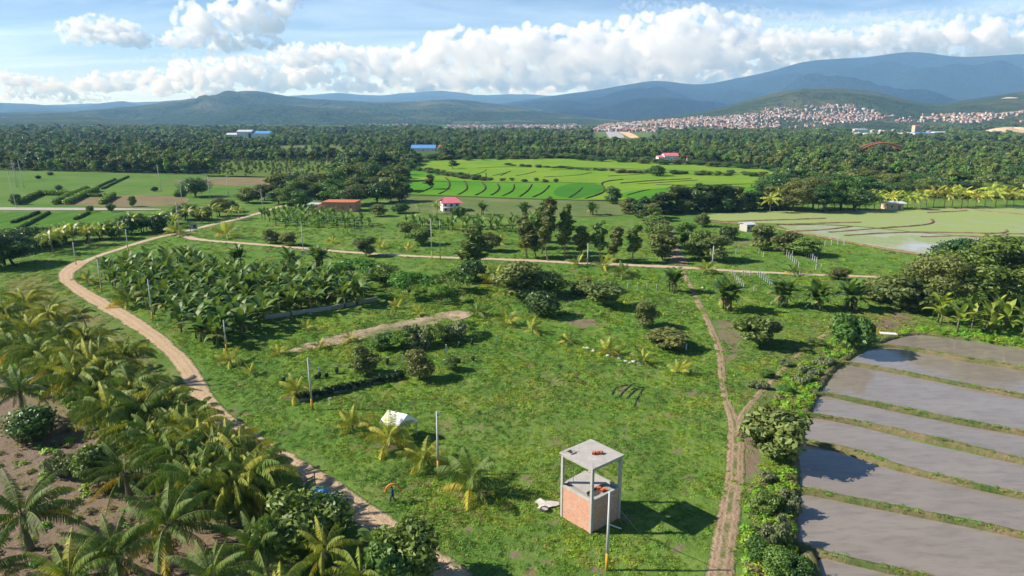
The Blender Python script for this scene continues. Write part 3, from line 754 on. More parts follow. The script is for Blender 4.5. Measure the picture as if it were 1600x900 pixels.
cloud('long roll of cloud lying on the mountain ridge', [(1230, 66, 46, 20), (1290, 68, 48, 20), (1345, 66, 46, 19), (1395, 58, 46, 20), (1450, 60, 48, 24), (1510, 58, 52, 28), (1575, 60, 52, 30), (1640, 62, 56, 30), (1720, 60, 60, 30), (1260, 86, 50, 14), (1340, 86, 50, 12), (1420, 80, 50, 12), (1500, 84, 60, 14), (1590, 82, 60, 14)], 18500, 9, 104)
cloud('thin grey sheet of cloud above the ridge roll', [(1040, 12, 70, 9), (1120, 20, 80, 10), (1210, 27, 80, 10), (1300, 30, 80, 9), (1390, 27, 80, 10), (1480, 22, 80, 9), (1570, 18, 80, 9)], 24000, 10, None, 1.3, 'cloud_thin')
cloud('pale low cloud lying behind the far mountain ridges', [(620, 138, 70, 12), (720, 138, 70, 14), (820, 138, 70, 14), (920, 134, 70, 16), (1010, 124, 60, 18), (1090, 120, 60, 20), (1170, 108, 60, 20), (1250, 100, 60, 18)], 27000, 13, None, 1.4)
cloud('soft grey veil wrapped round the big cloud bank', [(640, 112, 70, 30), (730, 104, 80, 40), (830, 104, 80, 44), (930, 100, 80, 44), (1030, 92, 80, 44), (1130, 86, 80, 38), (1230, 80, 80, 30), (1330, 76, 80, 26), (1430, 72, 80, 26), (1530, 72, 80, 28), (1630, 72, 80, 28)], 20200, 15, None, 1.6, 'cloud_thin')
cloud('small grey scrap of cloud in front of the white bank', [(1102, 100, 22, 9), (1088, 96, 10, 5)], 18300, 11, None, .6, 'cloud_thin')
# ------------------------------------------------------------------ haze: one box of thin air round the whole place
hm = bpy.data.materials.new('haze'); hm.use_nodes = True; hm.node_tree.nodes.clear()
ho = hm.node_tree.nodes.new('ShaderNodeOutputMaterial'); hv = hm.node_tree.nodes.new('ShaderNodeVolumePrincipled')
hv.inputs['Color'].default_value = (.27, .54, 1.0, 1); hv.inputs['Density'].default_value = 0.000078; hv.inputs['Absorption Color'].default_value = (1, 1, 1, 1); hv.inputs['Anisotropy'].default_value = .0
hm.node_tree.links.new(hv.outputs[0], ho.inputs['Volume'])
zt = max(V[..., 2].max() for _, _, V in HILLS.values()) + 30
hz = obj('haze', box_mesh('haze', (0, 7500, (zt - 30) / 2), (70000, 20600, zt + 30), [hm]))
tag(hz, kind='stuff')
hz.display_type = 'WIRE'

# ------------------------------------------------------------------ plant materials
M['bark'] = plainmat('bark', (.13, .095, .065), .9, .1, .3, 3.0, .02)
M['palm_bark'] = plainmat('palm_bark', (.20, .165, .12), .9, .1, .35, 4.0, .03)
M['pale_bark'] = plainmat('pale_bark', (.34, .30, .24), .85, .1, .25, 3.0, .01)
M['banana_stem'] = plainmat('banana_stem', (.13, .145, .055), .7, .2, .4, 3.0, .01)
M['frond'] = leafmat('frond', (.70, .75, .70), (1.25, 1.2, 1.2), .28, .55, .25, True, .02, .3)
M['rachis'] = plainmat('rachis', (.20, .20, .06), .6, .3, .2, 3, 0)
M['banana'] = leafmat('banana_leaf', (.75, .78, .75), (1.2, 1.2, 1.1), .30, .5, .28, True, .03, .35)
M['leaf_mid'] = leafmat('leaf_mid', (.045, .085, .016), (.095, .15, .028), .22, .5, .35, False, .05, .45)
M['leaf_dark'] = leafmat('leaf_dark', (.022, .050, .010), (.052, .095, .018), .18, .45, .4, False, .04, .5)
M['leaf_olive'] = leafmat('leaf_olive', (.062, .082, .020), (.125, .145, .040), .22, .55, .3, False, .04, .4)
M['leaf_bright'] = leafmat('leaf_bright', (.060, .125, .016), (.125, .205, .030), .30, .5, .35, False, .05, .35)
M['leaf_grey'] = leafmat('leaf_grey', (.072, .095, .040), (.125, .145, .07), .2, .6, .25, False, .03, .3)
M['leaf_far'] = leafmat('leaf_far', (.042, .066, .016), (.110, .145, .036), .15, .6, .2, False, .08, 1.1)
M['dry_leaf'] = leafmat('dry_leaf', (.10, .085, .04), (.165, .14, .065), .2, .7, .15, False, .04, .4)
M['dark_vine'] = leafmat('dark_vine', (.018, .032, .009), (.035, .055, .014), .1, .6, .2, False, .03, .3)
M['grass_g'] = leafmat('grass_green', (.066, .136, .019), (.124, .205, .034), .28, .6, .2, False, .05, .5, .11)
M['grass_y'] = leafmat('grass_dry', (.10, .115, .035), (.165, .165, .07), .25, .7, .15, False, .04, .4, .11)
M['weed'] = leafmat('weed', (.065, .15, .014), (.13, .24, .026), .3, .5, .3, False, .05, .35, .15)

# ------------------------------------------------------------------ leaf masses
def unit(n, g):
    v = g.normal(size=(n, 3)); return v / np.linalg.norm(v, axis=1)[:, None]
def leaf_quads(pos, nrm, size, g, aspect=1.7, droop=0.0):
    n = len(pos)
    t = np.cross(nrm, unit(n, g)); t /= np.maximum(np.linalg.norm(t, axis=1), 1e-6)[:, None]
    t[:, 2] -= droop; t /= np.maximum(np.linalg.norm(t, axis=1), 1e-6)[:, None]
    b = np.cross(nrm, t)
    a = (size * aspect * .5)[:, None] * t; w = (size * .5)[:, None] * b
    k = (size * .18)[:, None] * nrm
    V = np.stack([pos - a, pos + w * .9 + k, pos + a, pos - w * .9 + k], 1).reshape(-1, 3)
    Q = np.arange(n * 4).reshape(n, 4)
    return V, Q
def crown(clumps, n, size, seed, fill=.35, updir=.25, aspect=1.7, flat=1.0, droop=.15, svar=.6):
    """clumps: (x, y, z, r[, rz]) ; leaves sit on and just inside each clump's skin"""
    g = np.random.default_rng(seed)
    C = np.array([(c[0], c[1], c[2], c[3], c[4] if len(c) > 4 else c[3] * .8) for c in clumps], float)
    w = C[:, 3] ** 2; k = g.choice(len(C), n, p=w / w.sum())
    d = unit(n, g); d[:, 2] += updir; d /= np.linalg.norm(d, axis=1)[:, None]
    rad = 1 - fill * g.random(n) ** 1.5
    lump = 1 + .16 * np.sin(d[:, 0] * 7 + k) * np.sin(d[:, 1] * 6 + k * 2) + .1 * g.normal(size=n)
    p = C[k, :3] + d * np.stack([C[k, 3], C[k, 3], C[k, 4]], 1) * (rad * lump)[:, None]
    nr = d + .85 * unit(n, g); nr /= np.linalg.norm(nr, axis=1)[:, None]
    sz = size * (1 - svar / 2 + svar * g.random(n))
    V, Q = leaf_quads(p, nr, sz, g, aspect, droop)
    base = g.random(len(C))[k] * .45 + g.random(n) * .55
    return V, Q, np.repeat(base, 4)
def limbs(H, spread, n, seed, r0=.12, fork=.35, lean=0.0):
    rd = random.Random(seed); b = MB()
    fz = H * fork; top = Vector((lean * H, 0, H * .85))
    b.tube([(0, 0, -.2), (rd.uniform(-.05, .05) * H, rd.uniform(-.05, .05) * H, fz), tuple(top)], [r0, r0 * .75, r0 * .25], 6)
    for i in range(n):
        an = 2 * math.pi * (i + rd.random() * .7) / n; z0 = fz * rd.uniform(.6, 1.5)
        e = Vector((math.cos(an) * spread * rd.uniform(.5, .85), math.sin(an) * spread * rd.uniform(.5, .85), H * rd.uniform(.5, .85)))
        m_ = Vector((e.x * .45, e.y * .45, z0 + (e.z - z0) * .6))
        b.tube([(lean * z0, 0, z0), tuple(m_), tuple(e)], [r0 * .55, r0 * .38, r0 * .14], 5)
    return b
def rand_clumps(n, R_, z0, z1, r, seed, flat=.8, top=True):
    g = random.Random(seed); out = []
    for i in range(n):
        an = g.uniform(0, 6.283); q = math.sqrt(g.random()); h = g.random()
        env = math.sin(math.pi * (.12 + .8 * h)) if top else 1
        out.append((math.cos(an) * q * R_ * env, math.sin(an) * q * R_ * env, z0 + (z1 - z0) * h, r * g.uniform(.65, 1.25), r * g.uniform(.5, .9) * flat / .8))
    return out
LIB = {}
def proto(kind, trunk, V, Q, var, lm, tm='bark'):
    """store trunk mesh and crown mesh of one kind (unit: metres at natural size)"""
    cm = mesh('crown', V, [Q], [M[lm]], var)
    tmh = trunk.build('trunk', [M[tm]], True) if trunk else None
    ext = V.reshape(-1, 3); LIB.setdefault(kind, []).append((tmh, cm, ext[:, 2].max(), max(np.percentile(np.abs(ext[:, 0]), 98), np.percentile(np.abs(ext[:, 1]), 98)) * 2))
for s_ in range(4):     # round field shrub, olive-green, 4 m
    cl = rand_clumps(16, 1.25, .7, 2.9, .72, s_ + 10)
    proto('shrub', limbs(3, 1.4, 5, s_, .07, .2), *crown(cl, 3800, .165, s_ + 20, .5), 'leaf_olive')
    proto('shrub_green', limbs(3, 1.4, 5, s_, .07, .2), *crown(rand_clumps(15, 1.3, .7, 2.8, .75, s_ + 40), 3800, .165, s_ + 50, .45), 'leaf_mid')
for s_ in range(2):
    proto('shrub_dense', limbs(3, 1.2, 4, s_, .09, .2), *crown([(0, 0, 1.5, 1.45, 1.4)] + rand_clumps(12, 1.1, .8, 2.4, .7, s_ + 70), 3600, .18, s_ + 71, .3), 'leaf_dark')
    proto('shrub_big_leaf', limbs(4, 1.9, 6, s_ + 4, .09, .2), *crown(rand_clumps(26, 1.75, .9, 3.7, .75, s_ + 80), 4600, .26, s_ + 81, .55, .2, 1.9), 'leaf_mid' if s_ else 'leaf_olive')
    proto('thorn_tree', limbs(2.6, 2.3, 8, s_ + 8, .06, .15), *crown([(c[0], c[1], 1.2 + 1.1 * (1 - math.hypot(c[0], c[1]) / 3.2) + c[2] * .2, c[3], .3) for c in rand_clumps(30, 2.5, 0, 1.4, .65, s_ + 90, .5, False)], 2900, .16, s_ + 91, .8, .3, 2.2), 'leaf_mid' if s_ else 'leaf_bright')
    proto('grey_bush', None, *crown(rand_clumps(14, 1.2, .2, 1.0, .5, s_ + 95, .8, False), 1700, .16, s_ + 96, .6), 'leaf_grey')
for s_ in range(4):     # slim tree with a feathery, gappy crown
    cl = [(random.Random(s_ * 50 + i).uniform(-.55, .55), random.Random(s_ * 50 + i + 500).uniform(-.55, .55), 3.0 + i * .42, .85 * (1 - .55 * abs(i / 13 - .35)) * random.Random(s_ * 9 + i).uniform(.6, 1.15)) for i in range(14)]
    proto('slim_tree', limbs(9, .8, 6, s_ + 12, .10, .38), *crown(cl, 2300, .24, s_ + 30, .6, .0, 2.4, droop=.6), 'leaf_olive' if s_ % 2 else 'leaf_mid', 'pale_bark')
for s_ in range(4):     # column-like young trees of the dense row
    proto('row_tree', limbs(6, .9, 5, s_ + 22, .10, .2), *crown(rand_clumps(22, 1.35, 1.0, 6.2, .8, s_ + 120), 3000, .26, s_ + 121, .5), 'leaf_olive' if s_ % 2 else 'leaf_mid')
for s_ in range(4):     # big broadleaf tree, 12 m
    cl = rand_clumps(34, 4.2, 3.0, 10.0, 1.75, s_ + 130)
    proto('big_tree', limbs(9.5, 4.2, 8, s_ + 33, .28, .3), *crown(cl, 13000, .27, s_ + 131, .45), ('leaf_mid', 'leaf_olive', 'leaf_olive', 'leaf_dark')[s_])
for s_ in range(2):
    proto('round_tree', limbs(7, 3.2, 7, s_ + 43, .25, .25), *crown([(0, 0, 4.6, 3.6, 3.0)] + rand_clumps(14, 2.8, 2.6, 6.2, 1.5, s_ + 140), 6500, .27, s_ + 141, .25), 'leaf_dark')
for s_ in range(3):     # bamboo thicket
    proto('bamboo', limbs(8, 2.6, 12, s_ + 53, .10, .1), *crown(rand_clumps(30, 3.0, 1.0, 8.4, 1.25, s_ + 150), 7000, .32, s_ + 151, .5, .1, 2.4, droop=.7), 'leaf_dark' if s_ else 'leaf_olive')
FAR = []
for s_ in range(7):     # wood trees seen from afar: trunk and crown in one mesh
    g = random.Random(s_ + 300)
    cl = rand_clumps(13, 2.9, 2.6, 7.6, 1.55, s_ + 160)
    V, Q, va = crown(cl, 900, .75, s_ + 170, .35, .3, 1.4)
    b = limbs(7.5, 2.6, 4, s_ + 63, .2, .35)
    tv = np.concatenate(b.v); tf = np.array([f for f in b.f if len(f) == 4])
    lm = ('leaf_far', 'leaf_dark', 'leaf_far', 'leaf_mid', 'leaf_olive', 'leaf_far', 'leaf_bright')[s_]
    FAR.append(mesh('wood_tree', np.concatenate([V, tv]), [Q, tf + len(V)], [M[lm], M['bark']], np.concatenate([va, np.full(len(tv), .5)]), [0] * len(Q) + [1] * len(tf)))

# ------------------------------------------------------------------ fronds and palms
def frond_mesh(name, L, a0, droop, n, ll, lw, hang, seed, mat='frond', fwd=.45, seg=3):
    rd = random.Random(seed); P = []; Tn = []; p = Vector((0, 0, 0)); N_ = 10
    for i in range(N_ + 1):
        a = a0 - droop * (i / N_) ** 1.25; t = Vector((math.cos(a), 0, math.sin(a)))
        P.append(p.copy()); Tn.append(t); p = p + t * (L / N_)
    V = []; Fq = []; va = []
    def rp(t):
        i = min(int(t * N_), N_ - 1); f = t * N_ - i; return P[i].lerp(P[i + 1], f), Tn[i].lerp(Tn[min(i + 1, N_)], f).normalized()
    for k in range(n):
        t = .13 + .87 * (k + rd.random() * .6) / n
        b, tg = rp(min(t, .999)); ln = ll * (math.sin(math.pi * (.16 + .80 * t)) ** .7) * rd.uniform(.8, 1.1)
        up = tg.cross(Vector((0, 1, 0))); up = -up if up.z < 0 else up
        for sd in (-1, 1):
            h = hang * rd.uniform(.6, 1.3); v_ = rd.random()
            d = (Vector((0, sd, 0)) * math.cos(h) + tg * fwd + up * (-math.sin(h) * .6)).normalized() 
            q = b.copy(); i0 = len(V)
            for s in range(seg + 1):
                w = lw * (.55, 1.0, .8, .12)[s] if seg == 3 else lw * (.8, 1.0, .1)[s]
                side = tg * w * .5
                V += [q - side, q + side]; va += [v_, v_]
                d = (d + Vector((0, 0, -hang * .42))).normalized(); q = q + d * (ln / seg)
            for s in range(seg): Fq.append((i0 + 2 * s, i0 + 2 * s + 1, i0 + 2 * s + 3, i0 + 2 * s + 2))
    nl = len(Fq)
    for i in range(N_):
        r0, r1 = .045 * L / 4 * (1 - i / N_ * .8), .045 * L / 4 * (1 - (i + 1) / N_ * .8); i0 = len(V)
        for pp, r in ((P[i], r0), (P[i + 1], r1)):
            V += [pp + Vector((0, -r, 0)), pp + Vector((0, 0, r)), pp + Vector((0, r, 0))]; va += [.5] * 3
        for a, c in ((0, 1), (1, 2), (2, 0)): Fq.append((i0 + a, i0 + c, i0 + 3 + c, i0 + 3 + a))
    return mesh(name, [tuple(v) for v in V], [np.array(Fq)], [M[mat], M['rachis']], va, [0] * nl + [1] * (len(Fq) - nl))
YOUNG = [[frond_mesh('frond', 4.1, 1.25, .95, 28, 1.20, .10, .55, 1), frond_mesh('frond', 4.1, 1.1, 1.15, 28, 1.20, .10, .6, 2)],
        [frond_mesh('frond', 4.3, .70, 1.35, 28, 1.26, .10, .8, 3), frond_mesh('frond', 4.3, .55, 1.5, 28, 1.26, .10, .85, 4)],
        [frond_mesh('frond', 4.1, .15, 1.55, 28, 1.20, .10, .95, 5), frond_mesh('frond', 4.0, -.15, 1.3, 28, 1.13, .10, 1.0, 6)]]
COCO = [[frond_mesh('frond', 3.9, 1.25, 1.35, 34, .75, .10, .95, 1), frond_mesh('frond', 4.0, 1.1, 1.6, 34, .8, .10, 1.0, 2)],
        [frond_mesh('frond', 4.4, .85, 2.0, 38, .9, .10, 1.15, 3), frond_mesh('frond', 4.4, .65, 2.0, 38, .9, .10, 1.2, 4), frond_mesh('frond', 4.3, .75, 1.8, 38, .95, .10, 1.05, 7)],
        [frond_mesh('frond', 4.2, .25, 1.75, 36, .85, .10, 1.25, 5), frond_mesh('frond', 4.0, -.15, 1.35, 34, .8, .10, 1.25, 6)]]
OIL = [[frond_mesh('frond', 5.2, 1.2, 1.09, 44, 0.90, .085, 0.70, 11, fwd=.35)], [frond_mesh('frond', 5.4, .75, 1.44, 46, 0.95, .085, 0.80, 12, fwd=.35), frond_mesh('frond', 5.4, .6, 1.49, 46, 0.95, .085, 0.85, 14, fwd=.35)], [frond_mesh('frond', 5.0, .15, 1.26, 42, 0.90, .085, 0.95, 13, fwd=.3)]]
GREEN, DEEP, YEL, GOLD = (.165, .245, .036), (.062, .120, .030), (.48, .47, .06), (.68, .50, .06)
def mixc(a, b, t): return tuple(x * (1 - t) + y * t for x, y in zip(a, b))
def trunk_mesh(H, r, lean, seed, mat='palm_bark', n=8):
    b = MB(); rd = random.Random(seed); pts = []; rr = []
    for i in range(n + 1):
        t = i / n; pts.append((lean * t * t, .12 * math.sin(t * 3 + seed), -.2 + (H + .2) * t)); rr.append(r * (1.35 - .55 * min(1, t * 2.5)) * (1 + .06 * (i % 2)))
    b.tube(pts, rr, 8); return b.build('trunk', [M[mat]], True)
TRUNKS = {k: trunk_mesh(1.0, .13, .0, k) for k in range(3)}
def palm(name, label, cat, g, H, size, rz, seed, tone=.3, nf=20, lib=None, group=None, lean=0.0, stiff=0.0, trunk_r=.14):
    """g: ground spot; H trunk height; size scales the fronds; tone 0 deep green .. 1 yellow"""
    rd = random.Random(seed); lib = lib or COCO
    o = empty(name, (g[0], g[1], 0), rz); tag(o, label, cat, group)
    obj('trunk', trunk_mesh(H, trunk_r, lean, seed), o)
    for i in range(nf):
        a = i * 2.39996 + rd.uniform(-.3, .3); t = (i + .5) / nf
        k = 0 if t < .28 else (1 if t < .68 else 2)
        me = rd.choice(lib[k])
        c = mixc(GREEN, DEEP, .5 - tone) if tone < .5 else mixc(GREEN, YEL, (tone - .5) * 1.6)
        q = rd.random()
        if tone > .35 and q < tone * .55: c = mixc(c, YEL, .75)
        if k == 2 and q > .72 - tone * .25: c = mixc(c, GOLD, .7)
        s = size * rd.uniform(.82, 1.1) * (1 if k else .9)
        obj('frond', me, o, (lean + .1 * math.cos(a) * size, .1 * math.sin(a) * size + .12 * math.sin(3 + seed), H - .06 * k), (rd.uniform(-.12, .12), rd.uniform(-.14, .10) - stiff, a), s, c)
    return o
def far_palm(seed, tone):
    """trunk plus joined fronds for palms some hundred metres off"""
    rd = random.Random(seed); V = []; Q = []; va = []; n0 = 0
    srcs = [frond_mesh('f', 3.6, (1.1, .6, .0)[k], (1.0, 1.4, 1.4)[k], 11, .95, .2, (.5, .8, .95)[k], seed + k, seg=2) for k in range(3)]
    for i in range(17):
        me = srcs[0 if i < 4 else (1 if i < 12 else 2)]; co = np.empty(len(me.vertices) * 3); me.vertices.foreach_get('co', co); co = co.reshape(-1, 3)
        a = i * 2.4 + rd.uniform(-.3, .3); ca, sa = math.cos(a), math.sin(a); s = rd.uniform(.8, 1.1)
        co = np.stack([co[:, 0] * ca - co[:, 1] * sa, co[:, 0] * sa + co[:, 1] * ca, co[:, 2]], 1) * s
        q = np.array([p.vertices[:] for p in me.polygons]); V.append(co); Q.append(q + n0); n0 += len(co); va.append(np.full(len(co), rd.random()))
    lo = mixc(GREEN, YEL, tone * .6); hi = mixc(GREEN, GOLD, tone)
    m_ = leafmat('far_frond', tuple(x * .8 for x in lo), hi, .25, .45, .4, False, .03, .4)
    return mesh('crown', np.concatenate(V), [np.concatenate(Q)], [m_], np.concatenate(va))
FARPALM = [far_palm(s, t) for s, t in ((21, .32), (22, .2), (23, .05), (24, .42))]

# ------------------------------------------------------------------ bananas
def banana_leaf(L, W, a0, droop, seed):
    rd = random.Random(seed); V = []; Fq = []; va = []; N_ = 8; p = Vector((0, 0, 0)); pts = []
    for i in range(N_ + 1):
        a = a0 - droop * (i / N_) ** 1.4; t = Vector((math.cos(a), 0, math.sin(a))); pts.append((p.copy(), t)); p = p + t * (L / N_)
    prev = None
    for i, (c, t) in enumerate(pts):
        s = i / N_; w = W * (.10 if i == 0 else math.sin(math.pi * min(1, .12 + .86 * s)) ** .6)
        if i == N_: w = .04
        up = t.cross(Vector((0, 1, 0))); up = -up if up.z < 0 else up
        lift = .25 * w
        wl, wr2 = w * rd.uniform(.75, 1.1), w * rd.uniform(.75, 1.1)
        V += [c + Vector((0, -wl, 0)) + up * lift - Vector((0, 0, rd.random() * .10)), c, c + Vector((0, wr2, 0)) + up * lift - Vector((0, 0, rd.random() * .10))]
        q = rd.random(); va += [q, .85, rd.random()]
        if i: b = 3 * (i - 1); Fq += [(b, b + 1, b + 4, b + 3), (b + 1, b + 2, b + 5, b + 4)]
    return mesh('leaf', [tuple(v) for v in V], [np.array(Fq)], [M['banana']], va)
BLEAF = [[banana_leaf(2.6, .46, 1.35, .7, 1), banana_leaf(2.5, .44, 1.25, 1.0, 2)], [banana_leaf(2.7, .50, 1.0, 1.5, 3), banana_leaf(2.6, .48, .85, 1.6, 4), banana_leaf(2.7, .46, 1.05, 1.2, 7)], [banana_leaf(2.0, .32, .45, 1.9, 5), banana_leaf(1.8, .28, .1, 1.6, 6)]]
def stem_mesh(H, seed):
    b = MB(); b.tube([(0, 0, -.1), (.04, .02, H * .5), (0, .03, H)], [.15, .12, .07], 7); return b.build('stem', [M['banana_stem']], True)
BSTEM = [stem_mesh(h, k) for k, h in enumerate((1.5, 1.8, 2.1))]
BGREEN, BYEL, BDRY = (.072, .145, .030), (.29, .34, .05), (.30, .23, .10)
def banana(g, scale, seed, label, group=None, tone=.15, nl=8):
    rd = random.Random(seed); o = empty('banana_plant', (g[0], g[1], 0), rd.uniform(0, 6.28), scale * rd.uniform(.85, 1.15)); tag(o, label, 'banana plant', group)
    si = rd.randrange(3); obj('stem', BSTEM[si], o); H = (1.5, 1.8, 2.1)[si]
    for i in range(nl):
        t = (i + .5) / nl; k = 0 if t < .3 else (1 if t < .8 else 2)
        c = mixc(BGREEN, BYEL, tone * rd.random() * 1.6 if rd.random() < .7 else tone)
        if k == 2 and rd.random() < .5: c = mixc(c, BDRY, .7)
        obj('leaf', rd.choice(BLEAF[k]), o, (0, 0, H - .05 - .12 * k), (rd.uniform(-.1, .1), rd.uniform(-.15, .15), i * 2.4 + rd.uniform(-.4, .4)), rd.uniform(.85, 1.15), c)
    return o

# ------------------------------------------------------------------ placing plants by photo spot
USED = {}
def plant(kind, name, label, cat, px, base, top, wpx, group=None, rz=None, var=None):
    L = LIB[kind]; k = USED.get(kind, 0) if var is None else var; USED[kind] = k + 1
    tm, cm, h0, w0 = L[k % len(L)]
    g = at(px, base); H = height(px, base, top); W = wpx * mpp(px, base) * 1.02
    o = empty(name, (g.x, g.y, 0), rnd.uniform(0, 6.28) if rz is None else rz); o.scale = (W / w0, W / w0, H / h0)
    tag(o, label, cat, group)
    if tm: obj('trunk', tm, o)
    obj('crown', cm, o)
    return o
def scatter(name, pts, rotz, scale, idx, meshes, tilt=0.0):
    """ONE object: copies of a few small meshes over many points"""
    col = bpy.data.collections.new(name + '_pieces')
    for k, me in enumerate(meshes): col.objects.link(bpy.data.objects.new(f'{name}_piece_{k:02d}', me))
    n = len(pts); pm = bpy.data.meshes.new(name); pm.vertices.add(n); pm.vertices.foreach_set('co', np.asarray(pts, np.float32).ravel())
    rot = np.zeros((n, 3), np.float32); rot[:, 2] = rotz; rot[:, :2] = rng.normal(size=(n, 2)) * tilt
    a = pm.attributes.new('rot', 'FLOAT_VECTOR', 'POINT'); a.data.foreach_set('vector', rot.ravel())
    sc_ = np.asarray(scale, np.float32); sc_ = np.repeat(sc_[:, None], 3, 1) if sc_.ndim == 1 else sc_
    a = pm.attributes.new('size', 'FLOAT_VECTOR', 'POINT'); a.data.foreach_set('vector', np.ascontiguousarray(sc_).ravel())
    a = pm.attributes.new('pick', 'INT', 'POINT'); a.data.foreach_set('value', np.asarray(idx, np.int32))
    o = obj(name, pm)
    ng = bpy.data.node_groups.new(name, 'GeometryNodeTree')
    ng.interface.new_socket('Geometry', in_out='INPUT', socket_type='NodeSocketGeometry'); ng.interface.new_socket('Geometry', in_out='OUTPUT', socket_type='NodeSocketGeometry')
    gi = ng.nodes.new('NodeGroupInput'); go = ng.nodes.new('NodeGroupOutput'); ip = ng.nodes.new('GeometryNodeInstanceOnPoints')
    ci = ng.nodes.new('GeometryNodeCollectionInfo'); ci.inputs['Collection'].default_value = col; ci.inputs['Separate Children'].default_value = True; ci.inputs['Reset Children'].default_value = True
    def na(nm, ty):
        nd = ng.nodes.new('GeometryNodeInputNamedAttribute'); nd.data_type = ty; nd.inputs[0].default_value = nm; return nd.outputs[0]
    ng.links.new(gi.outputs[0], ip.inputs['Points']); ng.links.new(ci.outputs[0], ip.inputs['Instance']); ip.inputs['Pick Instance'].default_value = True
    ng.links.new(na('pick', 'INT'), ip.inputs['Instance Index']); ng.links.new(na('rot', 'FLOAT_VECTOR'), ip.inputs['Rotation']); ng.links.new(na('size', 'FLOAT_VECTOR'), ip.inputs['Scale'])
    ng.links.new(ip.outputs[0], go.inputs[0])
    md = o.modifiers.new('scatter', 'NODES'); md.node_group = ng
    return o
def in_px(pxpoly, x, y):
    PX, PY = to_px(x, y); return inside(np.array(pxpoly, float), PX, PY)

# ------------------------------------------------------------------ materials of built things
def brick_material(name, a, b, mortar):
    m = NT(name)
    uv = m.n('ShaderNodeUVMap').outputs[0]
    br = m.n('ShaderNodeTexBrick'); m.set(br.inputs['Vector'], uv)
    m.set(br.inputs['Color1'], a); m.set(br.inputs['Color2'], b); m.set(br.inputs['Mortar'], mortar)
    br.inputs['Scale'].default_value = 1.0; br.inputs['Brick Width'].default_value = .26; br.inputs['Row Height'].default_value = .115
    br.inputs['Mortar Size'].default_value = .014; br.inputs['Bias'].default_value = -.1
    co = m.objco(); c = m.mix(m.ramp(m.noise(co, 1.1, 5, .7), [(.45, 0.0), (.7, .55)]), br.outputs[0], mortar)
    c = m.hsv(c, .5, 1.0, m.math('MULTIPLY_ADD', m.noise(co, 6, 4, .7), .7, .65))
    return m.surf(m.principled(c, .9, .15, m.bump(m.math('SUBTRACT', 1.0, br.outputs[1]), .012)))
M['brick'] = brick_material('brick', (.62, .285, .17), (.48, .20, .12), (.52, .40, .32))
M['concrete'] = plainmat('concrete', (.40, .375, .34), .9, .2, .38, 1.1, .012)
M['concrete_d'] = plainmat('concrete_dark', (.30, .285, .26), .9, .2, .25, 1.3, .01)
M['clay'] = plainmat('clay_block', (.52, .155, .07), .8, .2, .2, 6, .005)
M['pole'] = plainmat('pole_concrete', (.50, .50, .49), .8, .25, .12, 1.0, 0)
M['pole_y'] = plainmat('pole_paint', (.60, .30, .04), .7, .3, .25, 2.0, 0)
M['metal'] = plainmat('galvanised', (.45, .46, .47), .45, .5, .15, 2, 0, .7)
M['wire'] = plainmat('wire', (.25, .25, .25), .5, .4, .1, 1, 0)
M['tent'] = plainmat('tent_cloth', (.80, .80, .80), .7, .3, .05, 1, 0)
M['tin_pink'] = plainmat('painted_tin_pink', (.62, .17, .20), .5, .4, .2, .6, .01)
M['tin_orange'] = plainmat('roof_orange', (.52, .16, .075), .7, .3, .25, .5, .01)
M['white'] = plainmat('white_wall', (.68, .66, .62), .85, .2, .15, .5, 0)
M['beige'] = plainmat('beige_wall', (.50, .40, .29), .85, .2, .2, .5, 0)
M['terracotta'] = plainmat('brick_wall_far', (.50, .24, .15), .9, .15, .2, .6, .01)
M['glass_dark'] = plainmat('dark_opening', (.02, .02, .022), .3, .5, .2, 1, 0)
M['tin_blue'] = plainmat('painted_tin_blue', (.10, .28, .62), .45, .4, .15, .2, 0)
M['tin_grey'] = plainmat('tin_grey', (.55, .57, .60), .45, .5, .15, .2, 0)
M['tin_red'] = plainmat('tin_red', (.55, .10, .10), .5, .4, .15, .3, 0)
M['stone'] = plainmat('stone', (.52, .49, .43), .9, .2, .25, 3, .02)
M['hose'] = plainmat('black_pipe', (.02, .02, .02), .5, .4, .1, 2, 0)
M['orange'] = plainmat('orange_cloth', (.80, .22, .05), .6, .3, .1, 3, 0)
M['tarp'] = plainmat('blue_tarp', (.03, .22, .55), .5, .4, .2, 3, 0)
M['sack'] = plainmat('white_sack', (.70, .68, .63), .8, .2, .15, 5, .01)
M['wood'] = plainmat('weathered_wood', (.24, .16, .11), .85, .2, .3, 4, .01)
M['rust'] = plainmat('bridge_red', (.42, .13, .07), .7, .3, .15, .2, 0)
M['tint'] = tintmat('painted_house')
M['tint_roof'] = tintmat('house_roof', .8, .2, .2)

# ------------------------------------------------------------------ unfinished brick water tower
def face_uv(me):
    """box-style uv in metres: along the wall and up"""
    uv = me.uv_layers.new(name='uv')
    for p in me.polygons:
        n = p.normal
        for li in p.loop_indices:
            v = me.vertices[me.loops[li].vertex_index].co
            uv.data[li].uv = (v.x if abs(n.y) > abs(n.x) else v.y, v.z)
TA = at(923, 834); TB = at(870, 812); TD = at(971, 808)
tw_dir = math.atan2(TD.y - TA.y, TD.x - TA.x)
S = 3.95
tw = empty('brick_tower', (TA.x, TA.y, 0), tw_dir)     # local: x along the shaded face, y along the sunlit face
tag(tw, 'unfinished two-storey brick tower with open upper floor and flat concrete roof', 'tower')
ZW, ZR = 3.02, 6.05                                    # top of brickwork, underside of the roof beam
def part(name, c, d, mat, parent=tw, uv=False, label=None):
    me = box_mesh(name, c, d, [M[mat]]); 
    if uv: face_uv(me)
    bv = obj(name, me, parent)
    md = bv.modifiers.new('edge', 'BEVEL'); md.width = .015; md.segments = 1; md.limit_method = 'ANGLE'
    if label: bv['label'] = label
    return bv
cw = .27
